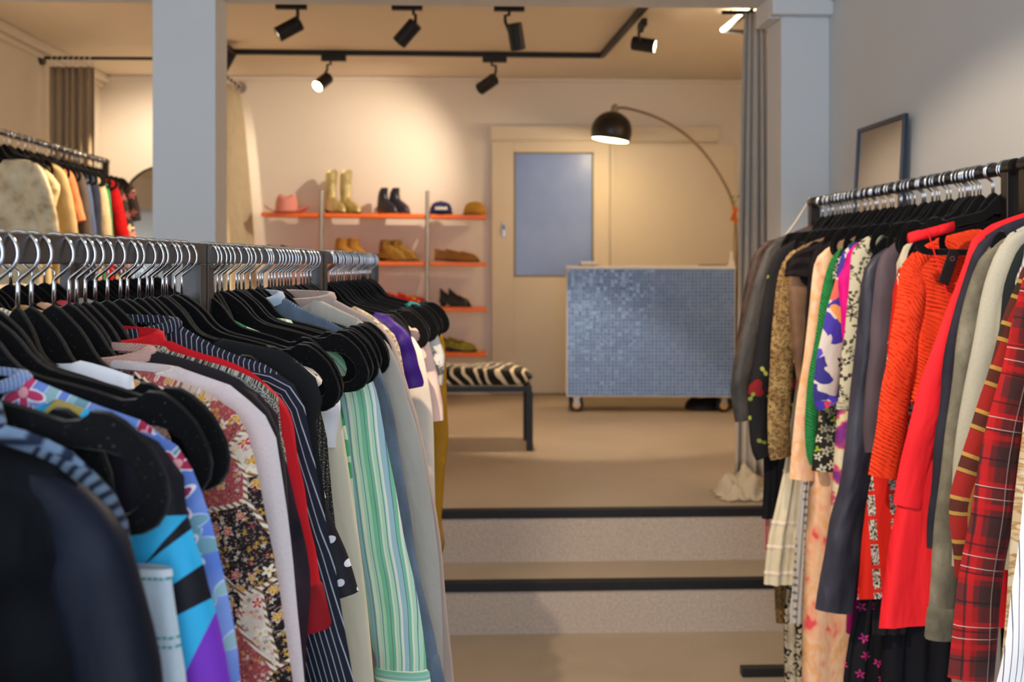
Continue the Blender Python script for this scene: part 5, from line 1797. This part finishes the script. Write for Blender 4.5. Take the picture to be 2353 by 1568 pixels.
# flowers in a slim vase at the counter's right end
vx = W(1685, 0, Yc + .12).x - .012
vt = thing('flower_vase', 'slim vase with orange blossoms at the counter end by the curtain', 'vase', (vx, Yc + .12, pz))
MB().lathe([(0, 0), (.018, 0), (.02, .01), (.012, .05), (.011, .09), (.014, .1), (.011, .098), (.009, .06), (0, .05)], 18).build('vase', M['white'], vt, smooth=True)
fw = [W(a, b, Yc + .12) - Vector((vx, Yc + .12, pz)) for a, b in ((1687, 600), (1686, 560), (1688, 520), (1686, 480), (1682, 460))]
MB().tube([(0, 0, .05)] + [tuple(p) for p in fw], .0035, 7).build('stem', plain('ochre_stem', 'a5762a', .7), vt, smooth=True)
om = plain('orange_petal', 'd9661a', .6)
for k, (a, b, s_) in enumerate(((1690, 482, .026), (1684, 503, .024), (1692, 506, .02), (1687, 494, .022))):
    c = W(a, b, Yc + .10 + .02 * (k % 2)) - Vector((vx, Yc + .12, pz))
    m_ = MB()
    for p in range(6):
        an = p * pi / 3 + k
        d = Vector((cos(an), .35 * sin(2 * an), sin(an)))
        sd = Vector((-sin(an), 0, cos(an)))
        m_.add([c, c + d * s_ * .55 + sd * s_ * .3, c + d * s_ + Vector((0, -.006, 0)), c + d * s_ * .55 - sd * s_ * .3], [(0, 1, 2, 3)])
    m_.build('blossom', om, vt)
for k, (a, b) in enumerate(((1679, 459), (1692, 457), (1683, 470))):
    c = W(a, b, Yc + .12) - Vector((vx, Yc + .12, pz))
    MB().add([c, c + Vector((.018, 0, .012)), c + Vector((.03, -.005, .03)), c + Vector((.008, 0, .02))], [(0, 1, 2, 3)]).build('leaf', plain('dry_leaf', '6b7a4a', .7), vt)
# dark bag on the floor behind the counter
bp = W(1628, 938, 7.7)
bag = thing('shoulder_bag', 'black bag lying on the floor under the counter', 'bag', (bp.x, 7.70, UP))
m_ = MB()
rings_ = []
for k in range(9):
    f = k / 8
    z_ = .075 * f
    w_ = .17 * (1 - .35 * f ** 3)
    d_ = .10 * (1 - .55 * f ** 2)
    rings_.append([Vector((w_ * cos(a) * (abs(cos(a)) ** -.3 if abs(cos(a)) > .1 else 1), d_ * sin(a), z_ + .01 * sin(3 * a) * f)) for a in [2 * pi * q / 24 for q in range(24)]])
m_.loft(rings_).build('body', plain('black_leather', '141316', .5), bag, smooth=True, angle=50)
MB().tube([(-.1, 0, .07), (-.08, .02, .095), (0, .03, .10), (.08, .02, .095), (.1, 0, .07)], .008, 8).build('handle', M['black'], bag, smooth=True)

# ------------------------------------------------------------------ zebra bench
by0, by1 = 5.98, 6.38
bx1 = W(1222, 0, by0).x
bx0 = bx1 - 1.15
bn = thing('bench', 'bench with zebra fur seat and thin black steel frame', 'bench', ((bx0 + bx1) / 2, (by0 + by1) / 2, UP))
lo = bn.location
bt = W(1120, 890, by0).z - UP
hx_, hy_ = (bx1 - bx0) / 2, (by1 - by0) / 2
rnd = random.Random(1)
m_ = MB()
rr = []
nx = 26
for i in range(nx + 1):
    f = i / nx * 2 - 1
    x = f * (hx_ + .006)
    e = (1 - abs(f) ** 14) ** .5
    ring = []
    for k in range(20):
        a = 2 * pi * k / 20
        c, s_ = cos(a), sin(a)
        y = (hy_ + .004) * (abs(c) ** .22) * (1 if c > 0 else -1) * (.85 + .15 * e)
        z = .052 + (.05 * (abs(s_) ** .45) * (1 if s_ > 0 else -1)) * max(.15, e)
        if s_ > 0.2:
            z += .005 * sin(9 * f + 4 * c)
        ring.append(Vector((x, y, max(.0, z) + bt)))
    rr.append(ring)
m_.loft(rr).build('seat_cushion', zebra(), bn, smooth=True)
s = .022
for y in (-hy_, hy_ - s):
    box_obj('rail', (-hx_, y, bt - s - .006), (hx_, y + s, bt + .002), M['black'], bn, .001)
for x in (-hx_, hx_ - s):
    box_obj('crossbar', (x, -hy_ + s, bt - s - .006), (x + s, hy_ - s, bt + .002), M['black'], bn, .001)
    for y in (-hy_, hy_ - s):
        box_obj('leg', (x - .006, y, 0), (x + s + .006, y + s, bt - s - .006), M['black'], bn, .001)

# ------------------------------------------------------------------ shoe shelves
ys0, ys1 = 8.28, 8.54
sx0, sx1 = W(600, 0, ys0).x, W(1117, 0, ys0).x
ux = [W(738, 0, ys0).x, W(982, 0, ys0).x]
zs = [W(0, 492, ys0).z, W(0, 603, ys0).z, W(0, 709, ys0).z, W(0, 815, ys0).z]
tilt = -.010
sh_ = thing('shoe_shelves', 'orange shelves on two steel poles bearing shoes and hats', 'shelf', ((sx0 + sx1) / 2, ys1, UP))
lo = Vector(sh_.location)


def shz(i, x):
    """height of the top of shelf board i at x: the boards sag a little to the right"""
    return zs[i] + tilt * (x - (sx0 + ux[1]) / 2) - .002 + .013


for i in range(4):
    for a, b in ((sx0, ux[0] - .02), (ux[0] + .02, ux[1] - .02), (ux[1] + .02, sx1)):
        za, zb_ = shz(i, a) - lo.z, shz(i, b) - lo.z
        a_, b_ = a - lo.x, b - lo.x
        y0, y1 = ys0 - lo.y, ys1 - lo.y
        th_ = .030
        MB().add([(a_, y0, za - th_), (b_, y0, zb_ - th_), (b_, y1, zb_ - th_), (a_, y1, za - th_), (a_, y0, za), (b_, y0, zb_), (b_, y1, zb_), (a_, y1, za)],
                 [(0, 3, 2, 1), (4, 5, 6, 7), (0, 1, 5, 4), (1, 2, 6, 5), (2, 3, 7, 6), (3, 0, 4, 7)]).build('shelf_board', M['orange'], sh_, bevel=.002)
for x in ux:
    p = MB().tube([(x - lo.x, ys0 - lo.y + .01, 0), (x - lo.x, ys0 - lo.y + .01, W(0, 436, ys0).z - lo.z)], .0155, 14).build('pole', M['steel'], sh_, smooth=True, angle=50)
    for i in range(4):
        zz = shz(i, x) - lo.z - .016
        MB().tube([(x - lo.x - .024, ys0 - lo.y + .03, zz), (x - lo.x + .024, ys0 - lo.y + .03, zz)], .008, 8).build('bracket', M['steel'], sh_, smooth=True)
        MB().tube([(x - lo.x, ys0 - lo.y + .02, zz - .004), (x - lo.x, YB - lo.y, zz - .004)], .007, 8).build('bracket', M['steel'], sh_, smooth=True)


def shoe(label, px, i, L, mat, shaft=0.0, heel=0.0, toe=.35, group=None, rz=0.0, dy=.0, kind='shoe', sole=None, width=.085, cat='shoe', opening=None, smat_=None, top_w=.09):
    """a shoe pointing along +x; shaft = height of the leg, heel = heel height"""
    x = W(px, 0, ys0 + .1).x
    z = shz(i, x) + .001
    t = thing(kind, label, cat, (x, ys0 + .12 + dy, z), rz, group)
    n = 15
    rr = []
    for k in range(n):
        f = k / (n - 1)
        X = -L / 2 + L * f
        w = width / 2 * (.62 + .55 * sin(pi * min(1, f * 1.05)) ** .8 * (.6 + .4 * f)) * (1 if f < .86 else max(.3, 1 - ((f - .86) / .14) ** 2 * .75))
        lift = heel * max(0, 1 - f / .62) ** 1.3
        ank = .105 if shaft else .062
        hgt = (ank * (1 - f) ** .75 * (1.0 if f > .04 else .95) + .036 * (1 - max(0, (f - .75) / .25) ** 3 * .7))
        if not shaft and f < .5:
            hgt *= .85
        ring = []
        for q in range(14):
            a = 2 * pi * q / 14
            c, s__ = cos(a), sin(a)
            yy = w * (abs(c) ** .8) * (1 if c > 0 else -1) * (1 - .35 * max(0, s__) * (1 - f))
            zz = lift + .010 + (hgt * max(0, s__) ** .8 if s__ > 0 else -.002 * abs(s__))
            ring.append(Vector((X, yy, zz)))
        rr.append(ring)
    MB().loft(rr).build('upper', mat, t, smooth=True, angle=60)
    so_ = []
    for k in range(n):
        f = k / (n - 1)
        X = -L / 2 - .004 + (L + .01) * f
        w = (width / 2 + .003) * (.62 + .55 * sin(pi * min(1, f * 1.05)) ** .8 * (.6 + .4 * f)) * (1 if f < .86 else max(.35, 1 - ((f - .86) / .14) ** 2 * .75))
        lift = heel * max(0, 1 - f / .62) ** 1.3
        so_.append([Vector((X, -w, lift)), Vector((X, w, lift)), Vector((X, w, lift + .011)), Vector((X, -w, lift + .011))])
    MB().loft(so_).build('sole', sole or M['black'], t, smooth=False)
    if heel > .015:
        hb_, ht_ = .020, .030
        m = MB()
        m.loft([[Vector((-L / 2 + .008 + sx_ * hb_ + .02, sy_ * .018, 0)) for sx_, sy_ in ((-1, -1), (1, -1), (1, 1), (-1, 1))],
                [Vector((-L / 2 + .022 + sx_ * ht_, sy_ * .026, heel * .86 + .004)) for sx_, sy_ in ((-1, -1), (1, -1), (1, 1), (-1, 1))]])
        m.build('heel', sole or M['black'], t)
    if shaft:
        rr = []
        zb2 = heel + .055
        for k in range(9):
            f = k / 8
            cxs = -L / 2 + .055 - .012 * sin(pi * f) + .005 * f
            a_, b_ = .05 + (top_w / 2 - .05) * f, .036 + (top_w * .42 - .036) * f
            rr.append([Vector((cxs + a_ * cos(2 * pi * q / 18), b_ * sin(2 * pi * q / 18), zb2 + (shaft - zb2) * f + (.018 * cos(4 * pi * q / 18) * (f > .95) if opening == 'scallop' else 0))) for q in range(18)])
        inner_ = [[Vector((p.x * 1.0 + (-L / 2 + .06 - p.x) * .08, p.y * .92, p.z - .002)) for p in rr[-1]], [Vector((p.x + (-L / 2 + .06 - p.x) * .1, p.y * .9, p.z - .05)) for p in rr[-1]]]
        MB().loft(rr + inner_, False).build('shaft', smat_ or mat, t, smooth=True, angle=60)
    else:
        MB().tube([(-L / 2 + .008 + .09 * (1 - cos(a)) / 2 * 1.25, .026 * sin(a), heel * max(0, 1 - (.01 + .1 * (1 - cos(a)) / 2) / (L * .62)) ** 1.3 + .060 + .008 * cos(a)) for a in [2 * pi * q / 16 for q in range(17)]], .004, 6, False).build('opening_trim', M['black'], t, smooth=True)
    return t


gold = speckle('gold_leather', [(.3, 'a38f52'), (.6, 'e2d4a0')], 9, 3, .28, weave=.1, mode='LINEAR')
gold.node_tree.nodes['Principled BSDF'].inputs['Metallic'].default_value = .55
shoe('gold metallic western boot, left one of the pair on the top shelf', 772, 0, .26, gold, .325, .03, kind='cowboy_boot', cat='boot', opening='scallop', group='gold boots', top_w=.105, rz=-.95)
shoe('gold metallic western boot, right one of the pair on the top shelf', 806, 0, .26, gold, .325, .03, kind='cowboy_boot', cat='boot', opening='scallop', group='gold boots', dy=-.01, top_w=.105, rz=-.95)
navyl = plain('navy_leather', '1f2030', .4, 0, .5)
shoe('dark navy heeled ankle boot, left one of the pair on the top shelf', 892, 0, .22, navyl, .205, .045, kind='ankle_boot', cat='boot', group='navy ankle boots', sole=plain('brown_heel', '7a3a20', .5), top_w=.064, rz=-.85)
shoe('dark navy heeled ankle boot, right one of the pair on the top shelf', 919, 0, .22, navyl, .205, .045, kind='ankle_boot', cat='boot', group='navy ankle boots', sole=plain('brown_heel_2', '7a3a20', .5), top_w=.064, rz=-.85, dy=-.01)
tan = plain('tan_suede', 'b8863a', .9, var=.15)
shoe('plain tan suede ankle boot, left one on the second shelf', 796, 1, .20, tan, .175, .03, kind='ankle_boot', cat='boot', group='tan ankle boots', top_w=.08, rz=-.6)
shoe('plain tan suede ankle boot, right one on the second shelf', 824, 1, .20, tan, .175, .03, kind='ankle_boot', cat='boot', group='tan ankle boots', top_w=.08, rz=-.6, dy=-.01)
leo = leopard('leopard_suede', 'b48b3f', '9a7330', '33220f', 120)
shoe('leopard print ankle boot, left one on the second shelf', 904, 1, .25, leo, .165, .02, kind='ankle_boot', cat='boot', group='leopard ankle boots', top_w=.07, rz=-.6)
shoe('leopard print ankle boot, right one on the second shelf', 930, 1, .25, leo, .165, .02, kind='ankle_boot', cat='boot', group='leopard ankle boots', top_w=.07, rz=-.6, dy=-.012)
brn = plain('cognac_leather', '8a5a22', .5, var=.2)
shoe('cognac brown lace-up shoe, left one on the second shelf', 1038, 1, .26, brn, 0, .012, kind='brogue', group='brown shoes', width=.095, sole=plain('dark_sole', '2a1c12', .7))
shoe('cognac brown lace-up shoe, right one on the second shelf', 1062, 1, .26, brn, 0, .012, kind='brogue', group='brown shoes', width=.095, sole=plain('dark_sole_b', '2a1c12', .7), dy=-.02)
blk = plain('black_patent', '15120f', .3, 0, .5)
shoe('black strappy shoe, left one at the left end of the second shelf', 650, 1, .24, blk, 0, .03, kind='pump', group='black strappy shoes')
shoe('black strappy shoe, right one at the left end of the second shelf', 682, 1, .24, blk, 0, .03, kind='pump', group='black strappy shoes', dy=-.02)
shoe('black pump, left one on the third shelf', 1036, 2, .17, blk, 0, .055, kind='pump', group='black pumps')
shoe('black pump, right one on the third shelf', 1056, 2, .17, blk, 0, .055, kind='pump', group='black pumps', dy=-.012)
redm = floral('red_yellow_canvas', 'c4201c', [dict(scale=30, R=.5, petals=4, palette=['e0b030', 'd8401c', '2a1a1a'], keep=.5)])
shoe('red and yellow patterned shoe, left one on the third shelf', 925, 2, .24, redm, 0, .02, kind='sneaker', group='red patterned shoes')
shoe('red and yellow patterned shoe, right one on the third shelf', 950, 2, .24, redm, 0, .02, kind='sneaker', group='red patterned shoes', dy=-.02)
olv = speckle('olive_snake', [(.4, '6b651f'), (.6, 'a9a032')], 60, 3, .5)
shoe('olive yellow shoe, left one on the lowest shelf', 1044, 3, .22, olv, 0, .03, kind='pump', group='olive shoes')
shoe('olive yellow shoe, right one on the lowest shelf', 1062, 3, .22, olv, 0, .03, kind='pump', group='olive shoes', dy=-.015)

# hats
felt = plain('pink_felt', 'e0958a', .95, var=.06, bump=.2)
hx0 = W(658, 0, ys0 + .1).x
ht = thing('cowboy_hat', 'pink felt cowboy hat at the left end of the top shelf', 'hat', (hx0, ys0 + .12, shz(0, hx0) + .004))
rr = []
for r_, z_ in ((.088, .0), (.086, .03), (.082, .07), (.076, .10), (.064, .122), (.04, .128), (.018, .116), (0.001, .110)):
    rr.append([Vector((r_ * 1.02 * cos(a), r_ * 1.15 * sin(a), z_ + (.014 * cos(a) ** 2 - .012 * abs(sin(a)) if z_ > .1 else 0))) for a in [2 * pi * q / 28 for q in range(28)]])
MB().loft(rr, False).build('crown', felt, ht, smooth=True)
rr = []
for f in (0, .3, .6, .85, 1.0):
    ring = []
    for q in range(36):
        a = 2 * pi * q / 36
        r_ = .084 + .088 * f
        ring.append(Vector((r_ * cos(a), r_ * 1.12 * sin(a) * .8, .004 + .052 * (f ** 1.8) * cos(a) ** 4 - .0 * f)))
    rr.append(ring)
o = MB().loft(rr, False).build('brim', felt, ht, smooth=True)
s_ = o.modifiers.new('thick', 'SOLIDIFY'); s_.thickness = .004
MB().lathe([(.0885, .002), (.0895, .004), (.0885, .020), (.0865, .022)], 28).build('hat_band', plain('pink_band', 'c9776e', .8), ht, smooth=True)


def cap(label, px, mat, brim_dir, badge=None):
    x = W(px, 0, ys0 + .1).x
    t = thing('baseball_cap', label, 'cap', (x, ys0 + .13, shz(0, x) + .003), brim_dir)
    MB().lathe([(.086, 0), (.087, .02), (.083, .05), (.068, .082), (.04, .098), (.012, .102), (0, .1025)], 30).build('crown', mat, t, smooth=True)
    rr = []
    for f in (0, .5, 1):
        rr.append([Vector(((.078 + .075 * f * cos(a * .9) ** .5) * cos(a), (.085 + .01 * f) * sin(a), .012 - .012 * f * 0 - .006 * sin(a) ** 2 * f)) for a in [(-.5 + q / 20) * pi * .86 for q in range(21)]])
    o_ = MB().loft(rr, False, closed=False).build('visor', mat, t, smooth=True)
    m_ = o_.modifiers.new('thick', 'SOLIDIFY'); m_.thickness = .004
    MB().lathe([(0, .108), (.006, .106), (.008, .102)], 12).build('button', mat, t, smooth=True)
    if badge:
        pts = []
        for k in range(11):
            a = (-.5 + k / 10) * 1.15
            for z_ in (.03, .062):
                r_ = .0885 - (.006 if z_ > .05 else 0)
                pts.append((r_ * cos(a), r_ * sin(a), z_))
        b_ = MB().add(pts, [(2 * k, 2 * k + 2, 2 * k + 3, 2 * k + 1) for k in range(10)], [(k // 2 / 10, k % 2) for k in range(22)])
        b_.build('front_panel', badge, t, smooth=True)
    return t


tb = NT('white_blurred_lettering', .8)
ob = tb.xyz(tb.uv())
gl = tb.math('MULTIPLY', tb.math('LESS_THAN', tb.math('ABSOLUTE', tb.math('SUBTRACT', ob[1], .5)), .36), tb.math('GREATER_THAN', tb.noise(tb.map(tb.uv(), scale=(11, 2.2, 1)), 1.4, 1), .40))
bad = tb.done(tb.mix(gl, '272c55', 'd8d2cc'))
cap('navy cap with pale lettering across its front, on the top shelf', 1013, plain('navy_twill', '242a56', .85), -pi / 2 + .05, bad)
cap('tan yellow cap at the right end of the top shelf', 1091, plain('tan_twill', 'b98a33', .85, var=.15), -pi / 2 - .25)

# cord looped from the far end of the right rack
e0 = Vector((1.213, 3.83, 1.667))
cd = MB().tube([e0 + Vector((0, .02, .02)), e0 + Vector((-.005, .03, .0)), Vector((1.16, 3.84, 1.60)), Vector((1.115, 3.84, 1.54)), Vector((1.09, 3.83, 1.49))], .0028, 6).build('cord', plain('cream_cord', 'd8cbb0', .8), smooth=True)
tag(cd, 'thin cream cord tied to the far end of the right rail', 'cord')
bpy.context.view_layer.update()
